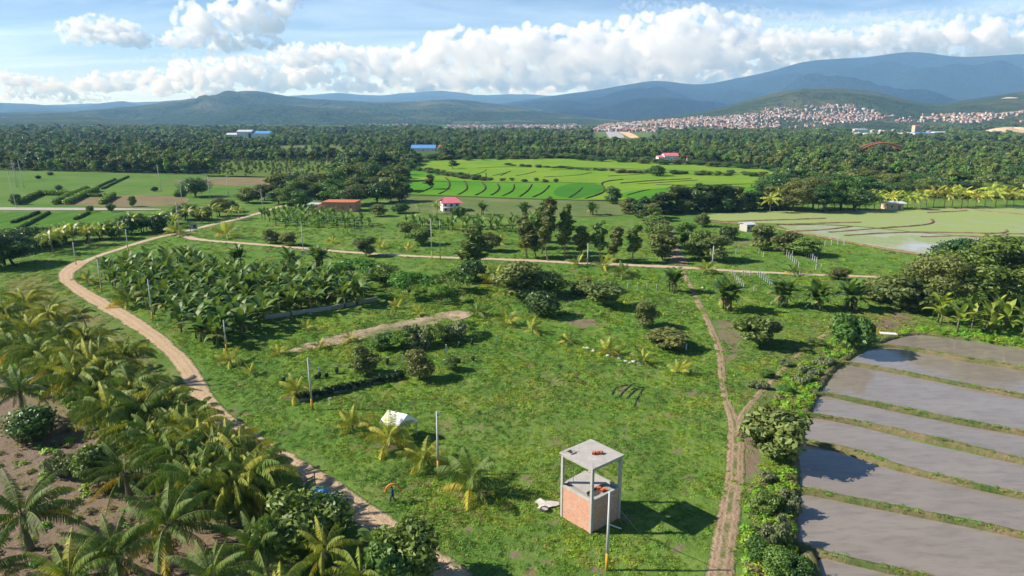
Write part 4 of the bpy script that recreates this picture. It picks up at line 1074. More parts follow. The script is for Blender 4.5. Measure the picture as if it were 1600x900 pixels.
for x in (cw / 2, S - cw / 2):
    for y in (cw / 2, S - cw / 2):
        part('column', (x, y, ZR / 2 - .1), (cw, cw, ZR + .2), 'concrete')
i_ = S - 2 * cw - .01
part('wall', (S / 2, .14, ZW / 2 - .1), (i_, .16, ZW + .19), 'brick', uv=True, label='brick wall in shade')
part('wall', (S / 2, S - .14, ZW / 2 - .1), (i_, .16, ZW + .19), 'brick', uv=True)
part('wall', (.14, S / 2, ZW / 2 - .1), (.16, i_, ZW + .19), 'brick', uv=True, label='sunlit brick wall')
part('wall', (S - .14, S / 2, ZW / 2 - .1), (.16, i_, ZW + .19), 'brick', uv=True)
for z_, h_ in ((ZW + .10, .19), (ZR + .11, .22)):
    for c, d in (((S / 2, cw / 2, z_), (i_ if z_ < 4 else S, cw - .01, h_)), ((S / 2, S - cw / 2, z_), (i_ if z_ < 4 else S, cw - .01, h_)),
                 ((cw / 2, S / 2, z_), (cw - .01, i_, h_)), ((S - cw / 2, S / 2, z_), (cw - .01, i_, h_))):
        part('beam', c, d, 'concrete')
# lower slab lies a little below the beam; a big rough opening with a tilted lid of concrete
fl = MB()
fl.box((S / 2, .95, ZW - .02), (S - 2 * cw, 1.3, .14)); fl.box((3.0, 2.6, ZW - .02), (1.3, 2.0, .14)); fl.box((.85, 2.6, ZW - .02), (1.1, 2.0, .14))
obj('floor_slab', fl.build('floor_slab', [M['concrete_d']]), tw)
lid = box_mesh('cover_slab', (0, 0, 0), (2.6, 2.5, .10), [M['concrete']])
obj('cover_slab', lid, tw, (1.97, 2.62, ZW + .29), (R(3.0), R(-2.0), .03))
pt = MB(); pt.tube([(0, 0, 0), (.0, 0, .02)], [.62, .55], 18); 
obj('water_stain', pt.build('water_stain', [plainmat('damp_mud', (.07, .06, .05), .5, .4, .3, 3, .01)]), tw, (1.35, 1.0, ZW + .052), (0, 0, 0), (1.25, .75, 1))
# roof slab with a square hatch
rb = MB(); o_ = .10; hx0, hx1, hy0, hy1 = .35, .95, 3.0, 3.65; zr = ZR + .29
for x0, x1, y0, y1 in ((-o_, S + o_, -o_, hy0), (-o_, S + o_, hy1, S + o_), (-o_, hx0, hy0, hy1), (hx1, S + o_, hy0, hy1)):
    rb.box(((x0 + x1) / 2, (y0 + y1) / 2, zr), (x1 - x0, y1 - y0, .15))
rf = obj('roof', rb.build('roof', [M['concrete']]), tw)
hk = MB()
for c, d in (((hx0, (hy0 + hy1) / 2, 0), (.07, hy1 - hy0, .10)), ((hx1, (hy0 + hy1) / 2, 0), (.07, hy1 - hy0, .10)), (((hx0 + hx1) / 2, hy0, 0), (hx1 - hx0 - .08, .07, .10)), (((hx0 + hx1) / 2, hy1, 0), (hx1 - hx0 - .08, .07, .10))):
    hk.box((c[0], c[1], zr + .125), d)
obj('hatch_curb', hk.build('hatch_curb', [M['concrete_d']]), rf)
for k, (x, y) in enumerate(((.09, 3.8), (.16, 3.86), (.22, 3.80), (.09, .10), (.20, .06))):
    b = MB(); b.tube([(x, y, zr), (x + .03 * (k % 2), y + .02, zr + .5 + .15 * (k % 3))], .009, 5); obj('rebar', b.build('rebar', [M['wire']]), tw)
# loose things on the tower
def clay_block(label, loc, rz, rx=0.0):
    b = MB(); w, l, h, t = .20, .30, .20, .022      # hollow block: four sides and two webs
    b.box((0, -w / 2 + t / 2, h / 2), (l, t, h)); b.box((0, w / 2 - t / 2, h / 2), (l, t, h)); b.box((0, 0, t / 2), (l - .004, w - 2 * t, t)); b.box((0, 0, h - t / 2), (l - .004, w - 2 * t, t)); b.box((0, 0, h / 2), (l - .008, t, h - 2 * t))
    o = obj('clay_block', b.build('clay_block', [M['clay']]), None, loc, (rx, 0, rz), 1.25); return tag(o, label, 'brick', 'loose clay blocks on the tower')
def tl(x, y, z):
    c, s = math.cos(tw_dir), math.sin(tw_dir); return (TA.x + x * c - y * s, TA.y + x * s + y * c, z)
zt_ = zr + .076
clay_block('clay block lying flat on the tower roof', tl(2.3, 1.55, zt_), .4)
clay_block('clay block standing on end on the tower roof', tl(2.0, 1.75, zt_), 1.2)
clay_block('tilted clay block leaning on another on the tower roof', tl(2.55, 1.4, zt_), .9)
clay_block('clay block set farther back on the tower upper floor', tl(2.15, 1.15, ZW + .06), .2)
clay_block('clay block in the middle of the row on the tower upper floor', tl(2.15, .72, ZW + .06), .9)
clay_block('clay block at the edge of the tower upper floor', tl(2.45, .55, ZW + .06), 1.4)
b = MB(); g = at(899, 757); b.tube([(0, 0, 0), (0, 0, 3.9)], [.03, .025], 6); 
tag(obj('thin_mast', b.build('thin_mast', [M['metal']]), None, tl(1.0, 3.3, ZW - .1), (0, 0, 0), 1.0), 'thin metal mast rising through the tower roof hatch', 'mast')
# rubble patch and tyre ring beside the tower
g = at(853, 789)
V = [(0, 0, .14)]; n = 16
for k in range(n):
    a = 2 * math.pi * k / n; r = 1.0 + .3 * math.sin(3 * a + 1) + .15 * math.sin(7 * a)
    V.append((math.cos(a) * r * 1.05, math.sin(a) * r * .85, .02 + .05 * (k % 3)))
tag(obj('concrete_rubble', mesh('concrete_rubble', V, [(0, 1 + k, 1 + (k + 1) % n) for k in range(n)], [M['stone']]), None, (g.x, g.y, .03)), 'pale spill of dried concrete on the grass left of the tower', 'rubble')
b = MB(); ring = [(.38 * math.cos(a), .38 * math.sin(a), .09) for a in np.linspace(0, 2 * math.pi, 19)]; b.tube(ring, .085, 6, cap=False)
tag(obj('old_tyre', b.build('old_tyre', [M['hose']], True), None, (*at(851, 797)[:2], .02)), 'black tyre lying at the edge of the dried concrete', 'tyre')

# ------------------------------------------------------------------ utility poles
def pole(label, px, base, top, arm=None, yellow=True, guy=None, cross=False, group='utility poles', r=.14, lean=0.0, block=False):
    g = at(px, base); H = height(px, base, top)
    o = empty('utility_pole', (g.x, g.y, 0)); tag(o, label, 'utility pole', group)
    yb = H * .22
    b = MB(); b.tube([(lean * .22, 0, yb if yellow else -.2), (lean, 0, H)], [r * .93 if yellow else r, r * .55], 9); obj('shaft', b.build('shaft', [M['pole']], True), o)
    if yellow:
        b = MB(); b.tube([(0, 0, -.2), (lean * .22, 0, yb - .004)], [r, r * .94], 9); obj('painted_base', b.build('painted_base', [M['pole_y']], True), o)
    if arm:
        z, dx, dy, dz = arm; b = MB(); b.tube([(0, 0, z), (dx, dy, z + dz)], .05, 6); obj('bracket', b.build('bracket', [M['metal']]), o)
    b = MB(); b.box((lean + .16, 0, H - .35), (.14, .14, .22)); b.tube([(lean, 0, H - .42), (lean + .5, 0, H - .30)], .025, 5); obj('insulator', b.build('insulator', [M['metal']]), o)
    if cross:
        for q in ([.35, .95] if cross == 1 else [.3, 1.1, 1.9]):
            b = MB(); b.box((lean, 0, H - q), (1.9, .12, .12)); obj('cross_arm', b.build('cross_arm', [M['pole']]), o)
    if guy:
        for q in guy:
            e = at(*q); b = MB(); b.tube([(lean, 0, H - .5), (e.x - g.x, e.y - g.y, 0)], .018, 4); obj('guy_wire', b.build('guy_wire', [M['wire']]), o)
    if block:
        b = MB(); b.box((0, 0, .5), (.9, .9, 1.1)); obj('concrete_block', b.build('concrete_block', [M['concrete']]), o)
    return o
pole('tall concrete pole with yellow base and side bracket in front of the brick tower', 948, 890, 768, arm=(4.2, 1.05, 0, -.42), guy=[(1002, 836), (973, 822)])
pole('concrete pole with yellow base between two young palms beyond the white tent', 685, 740, 643, guy=None)
pole('concrete pole with yellow base at the end of the dark hedge wall', 488, 640, 559, guy=[(570, 612)], lean=-.12)
pole('concrete pole in front of the banana plantation, above a yellow young palm', 354, 548, 500, guy=[(432, 548)])
pole('concrete pole with yellow base at the plantation edge halfway along the road', 239, 501, 436)
pole('concrete pole at the upper road bend, beside the plantation corner', 159, 456, 405)
pole('concrete pole on the outer side of the road bend', 119, 414, 378)
pole('concrete pole beside the lane above the road bend', 201, 396, 358)
pole('tall pole beside the grey sign at the lane fork', 281, 372, 316, cross=1)
pole('pole on a grey concrete block beside the farm lane', 474, 397, 348, block=True)
pole('left one of the pair of tall poles on the farm lane', 675, 406, 343)
pole('right one of the pair of tall poles on the farm lane', 688, 406, 345)
pole('pole half hidden by bushes next to the dark roadside tree', 746, 393, 370, yellow=False)
pole('pole in front of the row of slim trees', 918, 413, 380, yellow=False)
pole('pole at the lane crossing beside two round trees', 1112, 428, 384)
pole('tall pole beside the shrub on the gravel track at the far left', 27, 325, 268, yellow=False, cross=1, lean=-1.6)
pole('pole with many cross arms in the far left meadow', 27, 293, 250, yellow=False, cross=2, lean=-.9)
pole('second pole of the close pair in the far left meadow', 29.5, 293, 254, yellow=False, cross=1, lean=-.9)
pole('bare leaning pole right of the close pair in the far left meadow', 39, 294, 250, yellow=False, lean=-1.4)
pole('tall lone pole standing at the middle of the far left meadow', 253, 299, 257, yellow=False, lean=-1.0)
pole('pole just left of the big round tree', 285, 321, 283, yellow=False, cross=1)
pole('pole just right of the big round tree', 328, 312, 275, yellow=False, cross=1)
pole('pole two spans right of the big round tree', 357, 307, 274, yellow=False, cross=1)
pole('short pole at the edge of the pale shrub field', 451, 283, 261, yellow=False)
pole('thinner pole touching the short pole at the shrub field edge', 456, 282, 264, yellow=False)
pole('pole in front of the pale shrub field', 473, 276, 260, yellow=False)
pole('tall pole in front of the trees right of the shrub field', 512, 278, 250, yellow=False)
pole('farthest thin pole among the trees above the terraces', 537, 264, 246, yellow=False)
pole('pole beside the banana plot behind the farm lane', 410, 326, 295, yellow=False, cross=1)
pole('pole behind the brick shed', 501, 310, 281, yellow=False)

# ------------------------------------------------------------------ white tent
TE = empty('party_tent', (0, 0, 0)); tag(TE, 'white gable-roofed party tent standing on the grass', 'tent')
ze, zp = 2.05, 3.05
A_, B_, C_ = at(593, 658, ze), at(623, 665, ze), at(651, 655, ze)       # eave corners: back-left, front, right
D_ = A_ + C_ - B_
rA, rB = (A_ + D_) / 2, (B_ + C_) / 2
rA.z = rB.z = zp; TE.location = ((A_.x + C_.x) / 2, (A_.y + C_.y) / 2, 0); off = Vector(TE.location)
def tv(*ps): return [tuple(p - off) for p in ps]
th = Vector((0, 0, .03))
def panel(name, ps, mat='tent'):
    n = len(ps); v = tv(*ps) + tv(*[p - th for p in ps])
    f = [tuple(range(n)), tuple(range(2 * n - 1, n - 1, -1))] + [(k, k + n, (k + 1) % n + n, (k + 1) % n) for k in range(n)]
    return obj(name, mesh(name, v, f, [M[mat]]), TE)
dz = Vector((0, 0, .28))
sag = lambda a, b: (a + b) / 2 - Vector((0, 0, .06))
panel('roof_cloth', [A_, sag(A_, B_), B_, rB, sag(rA, rB) + Vector((0, 0, .03)), rA]); panel('roof_cloth', [C_, sag(C_, D_), D_, rA, sag(rA, rB) + Vector((0, 0, .03)), rB])
e1 = (B_ - A_).normalized() * .015
for nm, (p, q, ap) in (('gable_cloth', (B_ + e1, C_ + e1, rB + e1)), ('gable_cloth', (D_ - e1, A_ - e1, rA - e1))):
    v = tv(p - dz, q - dz, q, ap, p); obj(nm, mesh(nm, v + [(x + e1.x, y + e1.y, z) for x, y, z in v], [(0, 1, 2, 3, 4), (9, 8, 7, 6, 5)], [M['tent']]), TE)
for p, q in ((A_, B_), (C_, D_)):
    nn = (q - p).cross(Vector((0, 0, 1))).normalized() * .02
    v = tv(p, q, q - dz, p - dz) + tv(p + nn, q + nn, q + nn - dz, p + nn - dz); obj('valance', mesh('valance', v, [(0, 1, 2, 3), (7, 6, 5, 4), (0, 4, 5, 1), (3, 2, 6, 7)], [M['tent']]), TE)
for p in (A_, B_, C_, D_):
    b = MB(); l = p - off; c = Vector((0, 0, 0)); l2 = l * .97; b.tube([(l2.x, l2.y, 0), (l2.x, l2.y, ze - .02)], .045, 6); obj('leg', b.build('leg', [M['metal']]), TE)

# ------------------------------------------------------------------ person walking with an orange hoop
def person(g, rz):
    o = empty('person', (g.x, g.y, 0), rz); tag(o, 'person in blue clothes and dark cap walking across the grass', 'person')
    Vt = {'pel': (0, 0, .92), 'waist': (.01, 0, 1.05), 'chest': (.04, 0, 1.28), 'neck': (.06, 0, 1.46), 'hd0': (.075, 0, 1.56), 'hd1': (.08, 0, 1.66), 'nose': (.165, 0, 1.60),
          'hL': (.01, .10, .88), 'kL': (.22, .11, .50), 'aL': (.20, .11, .10), 'tL': (.38, .12, .05), 'hR': (0, -.10, .88), 'kR': (-.02, -.11, .48), 'aR': (-.30, -.11, .14), 'tR': (-.20, -.12, .03),
          'sL': (.03, .19, 1.38), 'eL': (-.08, .25, 1.10), 'wL': (.08, .25, .88), 'pL': (.13, .25, .80), 'sR': (.03, -.19, 1.38), 'eR': (.12, -.28, 1.14), 'wR': (.20, -.38, 1.36), 'pR': (.22, -.42, 1.44)}
    Rr_ = {'pel': .15, 'waist': .135, 'chest': .155, 'neck': .058, 'hd0': .085, 'hd1': .10, 'nose': .015, 'hL': .095, 'kL': .062, 'aL': .042, 'tL': .035, 'hR': .095, 'kR': .062, 'aR': .042, 'tR': .035,
           'sL': .062, 'eL': .045, 'wL': .03, 'pL': .036, 'sR': .062, 'eR': .045, 'wR': .03, 'pR': .036}
    E = [('pel', 'waist'), ('waist', 'chest'), ('chest', 'neck'), ('neck', 'hd0'), ('hd0', 'hd1'), ('hd0', 'nose'), ('pel', 'hL'), ('hL', 'kL'), ('kL', 'aL'), ('aL', 'tL'), ('pel', 'hR'), ('hR', 'kR'), ('kR', 'aR'), ('aR', 'tR'),
         ('chest', 'sL'), ('sL', 'eL'), ('eL', 'wL'), ('wL', 'pL'), ('chest', 'sR'), ('sR', 'eR'), ('eR', 'wR'), ('wR', 'pR')]
    for s in 'LR':
        p = Vector(Vt['p' + s]); d = (p - Vector(Vt['w' + s])).normalized()
        for k in range(5):
            off_ = Vector((.03 - .02 * k, 0, 0)) if k else Vector((.05, 0, 0)); ln = (.045, .075, .085, .08, .062)[k]
            a, c = f'f{s}{k}', f'g{s}{k}'
            Vt[a] = tuple(p + off_ * .8 + d * ln * .6); Vt[c] = tuple(p + off_ + d * ln + Vector((.012, 0, 0))); Rr_[a] = .010; Rr_[c] = .008; E += [('p' + s, a), (a, c)]
    ks = list(Vt); me = bpy.data.meshes.new('body'); me.from_pydata([Vt[k] for k in ks], [(ks.index(a), ks.index(b)) for a, b in E], [])
    t = bpy.data.objects.new('body', me); COL.objects.link(t)
    t.modifiers.new('skin', 'SKIN'); sv = me.skin_vertices[0].data
    for i, k in enumerate(ks): sv[i].radius = (Rr_[k] * (.8 if k in ('pel', 'waist', 'chest') else 1), Rr_[k]); sv[i].use_root = (k == 'pel')
    sb = t.modifiers.new('sub', 'SUBSURF'); sb.levels = 2; sb.render_levels = 2
    dg = bpy.context.evaluated_depsgraph_get(); m2 = bpy.data.meshes.new_from_object(t.evaluated_get(dg)); t.modifiers.clear(); t.data = m2
    for nm, c in (('skin', (.28, .15, .09)), ('shirt', (.035, .07, .26)), ('trousers', (.025, .028, .05)), ('shoes', (.02, .018, .016))): m2.materials.append(plainmat(nm, c, .8, .2, .15, 8, 0))
    for p in m2.polygons:
        c = p.center; side = abs(c.y)
        arm = side > .17 and c.z > .75
        hand = (c.y > .2 and c.z < .88) or (c.y < -.33 and c.z > 1.36)
        p.material_index = 3 if c.z < .09 else (2 if c.z < .93 and not arm else (0 if hand or c.z > 1.46 else 1)); p.use_smooth = True
    t.parent = o
    b = MB(); 
    V = []; n = 12
    for i in range(5):
        for j in range(n):
            a = 2 * math.pi * j / n; ph = i / 4 * math.pi / 2; V.append((.075 + .112 * math.cos(a) * math.cos(ph), .108 * math.sin(a) * math.cos(ph), 1.645 + .13 * math.sin(ph)))
    Fs = [(i * n + j, i * n + (j + 1) % n, (i + 1) * n + (j + 1) % n, (i + 1) * n + j) for i in range(4) for j in range(n)]
    V += [(.17, -.07, 1.655), (.27, -.05, 1.64), (.27, .05, 1.64), (.17, .07, 1.655)]; Fs.append((60, 61, 62, 63))
    obj('cap', mesh('cap', V, Fs, [plainmat('dark_cap', (.02, .022, .03), .8, .2, .1, 5, 0)], smooth=True), o)
    for s in (-1, 1):
        b = MB(); b.tube([(.172, s * .034, 1.625), (.178, s * .034, 1.625)], [.013, .010], 6); obj('eye', b.build('eye', [M['hose']]), o)
    b = MB(); b.tube([(.168, -.025, 1.555), (.172, 0, 1.553), (.168, .025, 1.555)], .006, 5); obj('mouth', b.build('mouth', [plainmat('lips', (.20, .07, .06), .6, .3, .05, 4, 0)]), o)
    return o
pg = at(614, 786)
person(pg, math.pi - .25)
b = MB(); hp = []
for a in np.linspace(-.10, math.pi + .25, 22): hp.append((math.cos(a) * .72, 0, 1.02 + math.sin(a) * .78))
b.tube(hp, [.05] + [.085] * 20 + [.05], 8)
tag(obj('orange_hoop', b.build('orange_hoop', [M['orange']], True), None, (pg.x - .02, pg.y + .42, 0), (0, 0, .12)), 'orange padded hoop carried upright behind the walking person', 'hoop')

# ------------------------------------------------------------------ blue tarp heap, sack and wooden barrier at the roadside
g = at(500, 768, .6); V = []; nn = 12
for i in range(nn):
    for j in range(nn):
        u, v = i / (nn - 1) * 2 - 1, j / (nn - 1) * 2 - 1; r = math.hypot(u, v)
        V.append((u * 1.35, v * .95, max(.02, 1.0 * (1 - r * r * .62) + .14 * math.sin(u * 5 + v * 3) + .1 * mnoise.noise(Vector((u * 3, v * 3, 1))))))
Q = [(i * nn + j, (i + 1) * nn + j, (i + 1) * nn + j + 1, i * nn + j + 1) for i in range(nn - 1) for j in range(nn - 1)]
tp = obj('tarp_heap', mesh('tarp_heap', V, Q, [M['tarp']], smooth=True), None, (g.x, g.y, 0), (0, 0, -.5)); tag(tp, 'blue tarpaulin thrown over a heap beside the dirt road', 'tarp')
g = at(516, 774, .3); V = [tuple(Vector(v) * 1.0 * (1 + .18 * mnoise.noise(Vector(v) * 2))) for v in ICO_V]
tag(obj('white_sack', mesh('white_sack', [(x * .55, y * .38, z * .32 + .28) for x, y, z in V], [tuple(f) for f in ICO_F.tolist()], [M['sack']], smooth=True), None, (g.x, g.y, 0), (0, 0, .4)), 'white sack lying beside the blue tarpaulin', 'sack')
b = MB(); p0, p1 = at(450, 765, 1.3), at(491, 744, 1.3); g = at(491, 752)
BR = empty('wooden_barrier', (p1.x, p1.y, 0)); tag(BR, 'weathered wooden pole barrier among the banana leaves by the road', 'barrier')
b.tube([tuple(p0 - Vector((p1.x, p1.y, 0))), (0, 0, 1.3)], [.07, .09], 7); obj('rail', b.build('rail', [M['wood']]), BR)
b = MB(); b.tube([(0, 0.1, 0), (0, .1, 1.75)], .06, 6); obj('post', b.build('post', [M['wood']]), BR)
b = MB(); q = (p0 - Vector((p1.x, p1.y, 0))) * .9; b.tube([(q.x, q.y + .1, 0), (q.x, q.y + .1, 1.6)], .06, 6); obj('post', b.build('post', [M['wood']]), BR)

# ------------------------------------------------------------------ houses, sheds, sign, walls
def gable(b, c, L, W, z, h, ov, m, rz, t=.12, hip=0.0):
    """ridge along local x"""
    for s in (-1, 1):
        v = [(-L / 2 - ov, s * (W / 2 + ov), z), (L / 2 + ov, s * (W / 2 + ov), z), (L / 2 + ov - hip, 0, z + h), (-L / 2 - ov + hip, 0, z + h)]
        v = [(x, y, q) for x, y, q in v] + [(x, y, q - t) for x, y, q in v]
        ca, sa = math.cos(rz), math.sin(rz)
        b.add([(x * ca - y * sa + c[0], x * sa + y * ca + c[1], q) for x, y, q in v], [(0, 1, 2, 3), (7, 6, 5, 4), (0, 4, 5, 1), (1, 5, 6, 2), (2, 6, 7, 3), (3, 7, 4, 0)], m)
def house(name, label, px, base, wpx, depth, wall_h, roof_h, wall, roof, rz=0.0, cat='house', ov=.5, windows=3, floors=1, hip=0.0, flat=False, group=None, porch=False):
    g = at(px, base); W = wpx * mpp(px, base)
    o = empty(name, (g.x, g.y + depth / 2, 0), rz); tag(o, label, cat, group)
    obj('wall', box_mesh('wall', (0, 0, wall_h / 2 - .1), (W, depth, wall_h + .2), [M[wall]]), o)
    b = MB()
    if flat: b.box((0, 0, wall_h + .08), (W + ov, depth + ov, .15))
    else: gable(b, (0, 0), W, depth, wall_h - .02 + .1, roof_h, ov, 0, 0, hip=hip)
    obj('roof', b.build('roof', [M[roof]]), o)
    if not flat and not hip:
        for s in (-1, 1):
            obj('gable', mesh('gable', [(s * W / 2 - s * .02, -depth / 2, wall_h - .1), (s * W / 2 - s * .02, depth / 2, wall_h - .1), (s * W / 2 - s * .02, 0, wall_h + roof_h * .93)], [(0, 1, 2)], [M[wall]]), o)
    for f in range(floors):
        for k in range(windows):
            x = -W / 2 + W * (k + .5) / windows; z = wall_h / floors * (f + .55)
            if f == 0 and k == windows // 2:
                obj('door', box_mesh('door', (x, -depth / 2 - .02, 1.0), (1.0, .06, 2.0), [M['wood']]), o); continue
            w_ = obj('window', box_mesh('window', (x, -depth / 2 - .02, z), (1.1, .06, 1.0), [M['white']]), o); obj('pane', box_mesh('pane', (x, -depth / 2 - .055, z), (.9, .02, .8), [M['glass_dark']]), w_)
    if porch:
        b = MB(); b.box((-W * .18, -depth / 2 - 1.1, wall_h / 2 + .1), (W * .62, 2.2, .12)); obj('porch_roof', b.build('porch_roof', [M['tin_grey']]), o)
        for s in (-.48, -.18, .12):
            b = MB(); b.tube([(W * s, -depth / 2 - 2.0, 0), (W * s, -depth / 2 - 2.0, wall_h / 2)], .09, 6); obj('porch_post', b.build('porch_post', [M['white']]), o)
    return o
house('pink_roof_house', 'two-storey white house with a pink tin roof below the rice terraces', 702, 331, 27, 7, 3.5, 1.9, 'white', 'tin_pink', .25, ov=1.2, windows=3, floors=2, hip=2.6, porch=True)
house('brick_shed', 'long low brick shed with an orange flat roof', 530, 331, 52, 9, 3.7, 1, 'terracotta', 'tin_orange', -.06, 'shed', .3, 4, 1, flat=True)
house('store_hut', 'small beige hut attached to the left of the brick shed', 489, 330, 18, 6, 2.6, 1, 'beige', 'tin_grey', 0, 'hut', .3, 2, 1, flat=True)
house('red_roof_hut', 'small white hut with a red roof behind the banana plot', 490, 313, 8, 4, 2.6, 1.0, 'white', 'tin_red', 0, 'hut', .4, 2)
house('long_roof_house', 'brown-roofed house half hidden in trees left of the terraces', 590, 286, 24, 8, 3.0, 1.6, 'beige', 'wood', 0, 'house', .8, 3)
house('farm_hut', 'grey-roofed hut under the coconut palm row', 1399, 328, 24, 6, 2.6, .7, 'beige', 'tin_grey', 0, 'hut', 1.0, 2)
house('field_shed', 'small grey shed behind the shrubs on the right', 1170, 362, 14, 4, 2.3, .5, 'concrete', 'tin_grey', .3, 'shed', .4, 2)
house('white_tank_house', 'tiny white cube house in the woods on the right', 1556, 278, 5, 5, 5.0, 1, 'white', 'tin_grey', 0, 'house', .2, 1, flat=True)
# sign by the lane fork
g = at(303, 364); SG = empty('sign_board', (g.x, g.y, 0), .15); tag(SG, 'grey sign board on two posts at the lane fork', 'sign')
obj('board', box_mesh('board', (0, 0, 2.2), (2.5, .12, 2.0), [M['concrete']]), SG)
for s in (-1, 1): obj('post', box_mesh('post', (s * 1.0, .13, 1.1), (.14, .14, 2.4), [M['metal']]), SG)
b = MB(); b.box((.45, -.075, 2.1), (.8, .03, 1.1)); obj('dark_panel', b.build('dark_panel', [M['glass_dark']]), SG)
# low block wall below the bananas
a, c = at(414, 499), at(520, 484); c2 = at(590, 470)
for (p, q), lb in (((a, c), 'low grey block wall along the front of the banana plantation'), ((c, c2), 'mossy end of the low block wall under the banana leaves')):
    d = q - p; L = d.length; W_ = empty('block_wall', p, math.atan2(d.y, d.x)); tag(W_, lb, 'wall')
    n = int(L / .62)
    for r in range(3):
        bl = box_mesh('block', (0, 0, 0), (.60, .16, .27), [M['concrete' if lb[0] == 'l' else 'concrete_d']])
        for k in range(n):
            obj('block', bl, W_, (.31 + k * .62 + (.15 if r % 2 else 0), rnd.uniform(-.012, .012), .14 + r * .285))
# vine-covered low wall in the field
a, c = at(466, 628), at(628, 590); d = c - a; L = d.length; HW = empty('vine_wall', a, math.atan2(d.y, d.x)); tag(HW, 'low wall smothered in dark creepers behind a yellow-based pole', 'hedge wall')
obj('core', box_mesh('core', (L / 2, 0, .25), (L, .2, .6), [M['concrete_d']]), HW)
cl = [(x, rnd.uniform(-.1, .1), rnd.uniform(.4, .95) * (1 - .35 * x / L), rnd.uniform(.35, .55)) for x in np.arange(.1, L, .28)]
V, Q, va = crown(cl, 5200, .17, 5, .5); obj('creeper', mesh('creeper', V, [Q], [M['dark_vine']], va), HW)['kind'] = 'stuff'
# clipped hedges of the far left plots
def hedge(label, pts, h, w, mat='leaf_bright'):
    P = resample(np.array([at(*p)[:2] for p in pts]), 1.1); c0 = P[0]
    cl = [(x - c0[0], y - c0[1], h * .5, w * .55, h * .52) for x, y in P]
    V, Q, va = crown(cl, 130 * len(P), .55, len(P), .2, .3, 1.3); o = empty('clipped_hedge', (c0[0], c0[1], 0)); tag(o, label, 'hedge', 'clipped hedges of the far plots')
    obj('foliage', mesh('foliage', V, [Q], [M[mat]], va), o)
    b = MB()
    for x, y in P[::3]: b.tube([(x - c0[0], y - c0[1], -.1), (x - c0[0], y - c0[1], h * .6)], .06, 5)
    obj('stems', b.build('stems', [M['bark']]), o)
hedge('left end hedge of the far plots, bent at its top corner', [(31, 319), (48, 311), (62, 305), (80, 305.5), (106, 306)], 2.2, 2.2)
hedge('longest slanting hedge in the middle of the far plots', [(87, 320), (105, 311), (122, 304), (136, 298)], 2.4, 2.6)
hedge('second slanting hedge of the far plots, right of the longest one', [(104, 320), (120, 312), (134, 305), (152, 299)], 2.3, 2.4)
hedge('low back hedge of the brown plot', [(136, 307.5), (155, 308), (173, 308)], 1.6, 1.6)
hedge('short hedge at the right of the brown plot', [(159, 320), (169, 313), (178, 308)], 2.3, 2.2)
hedge('short hedge left of the big round tree', [(276, 308), (284, 298)], 2.4, 2.4)
for k, (pts, lb) in enumerate((([(145, 297), (165, 287), (180, 281)], 'thin dark hedge line climbing the upper meadow, left one'), ([(160, 296), (178, 287), (200, 277)], 'thin dark hedge line climbing the upper meadow, right one'),
    ([(22, 363), (50, 348), (76, 334)], 'dark hedge line across the lower meadow, right one'), ([(20, 349), (42, 341), (60, 333)], 'dark hedge line across the lower meadow, left one'), ([(118, 344), (138, 334)], 'short hedge line in the lower meadow'))):
    hedge(lb, pts, .9, 1.0, 'leaf_mid')
# stacked pale pipes
g = at(235, 345)
for k in range(5):
    b = MB(); b.tube([(-3.4, 0, 0), (3.4, .8, 0)], .22, 8); tag(obj('concrete_pipe', b.build('concrete_pipe', [M['concrete']], True), None, (g.x + (k % 3) * .3, g.y - .9 + (k % 3) * .48, .22 + (k // 3) * .40), (0, 0, .25)), 'pale pipe in the stack lying at the edge of the lower meadow', 'pipe', 'stack of pale pipes')
# ------------------------------------------------------------------ posts, stones, small things in the grass
def post(px, base, top, label, group, mat='white', r=.07, mossy=False):
    g = at(px, base); H = max(.5, height(px, base, top)); o = empty('field_post', (g.x, g.y, 0)); tag(o, label, 'post', group)
    b = MB(); b.box((0, 0, H / 2 - .1), (2 * r, 2 * r, H + .2)); b.box((0, 0, H + .02), (2 * r + .03, 2 * r + .03, .04)); obj('shaft', b.build('shaft', [M[mat]]), o)
    if mossy:
        V, Q, va = crown([(0, 0, H * .35, .26, H * .38), (.05, .05, H * .6, .2, H * .3)], 260, .12, int(px), .4); obj('creeper', mesh('creeper', V, [Q], [M['dark_vine']], va), o)
for k, (x, b_, t) in enumerate(((443, 597, 589), (493, 592, 585), (499, 591, 580), (510, 590, 582), (526, 584, 573), (605, 570, 559), (717, 568, 559), (739, 564, 555), (717, 544, 535), (737, 539, 530))):
    post(x, b_, t, 'short post wrapped in dark creeper in the middle of the field', 'creeper-wrapped posts of the field', 'concrete_d', .09, True)
for x, b_, t in ((629, 563, 555), (697, 551, 539), (775, 535, 524), (694, 570, 562), (618, 588, 579), (593, 590, 584), (1072, 547, 537), (498, 582, 574)):
    post(x, b_, t, 'bare white post standing alone in the field', 'bare posts of the field', 'white', .08)
for x0, y0, x1, y1, n, lb in ((1226, 397, 1248, 417, 8, 'white post of the left row in the upper right enclosure'), (1260, 400, 1276, 410, 6, 'white post of the right row in the upper right enclosure'),
        (1143, 430, 1162, 450, 8, 'white post of the slanting row below the lane'), (1184, 431, 1206, 447, 8, 'white post of the second slanting row below the lane'),
        (936, 447, 1026, 453, 7, 'white post of the thin row across the middle field'), (1279, 385, 1319, 382, 5, 'white post along the edge of the flooded plots'), (530, 366, 570, 361, 7, 'grey post in front of the banana plot')):
    for k in range(n):
        t = k / (n - 1); x, y = x0 + (x1 - x0) * t, y0 + (y1 - y0) * t
        post(x, y, y - 8.5 + rnd.uniform(-1, 1), lb, lb.replace('white post', 'white posts').replace('grey post', 'grey posts'), 'pole' if lb[0] == 'w' else 'concrete', .085)
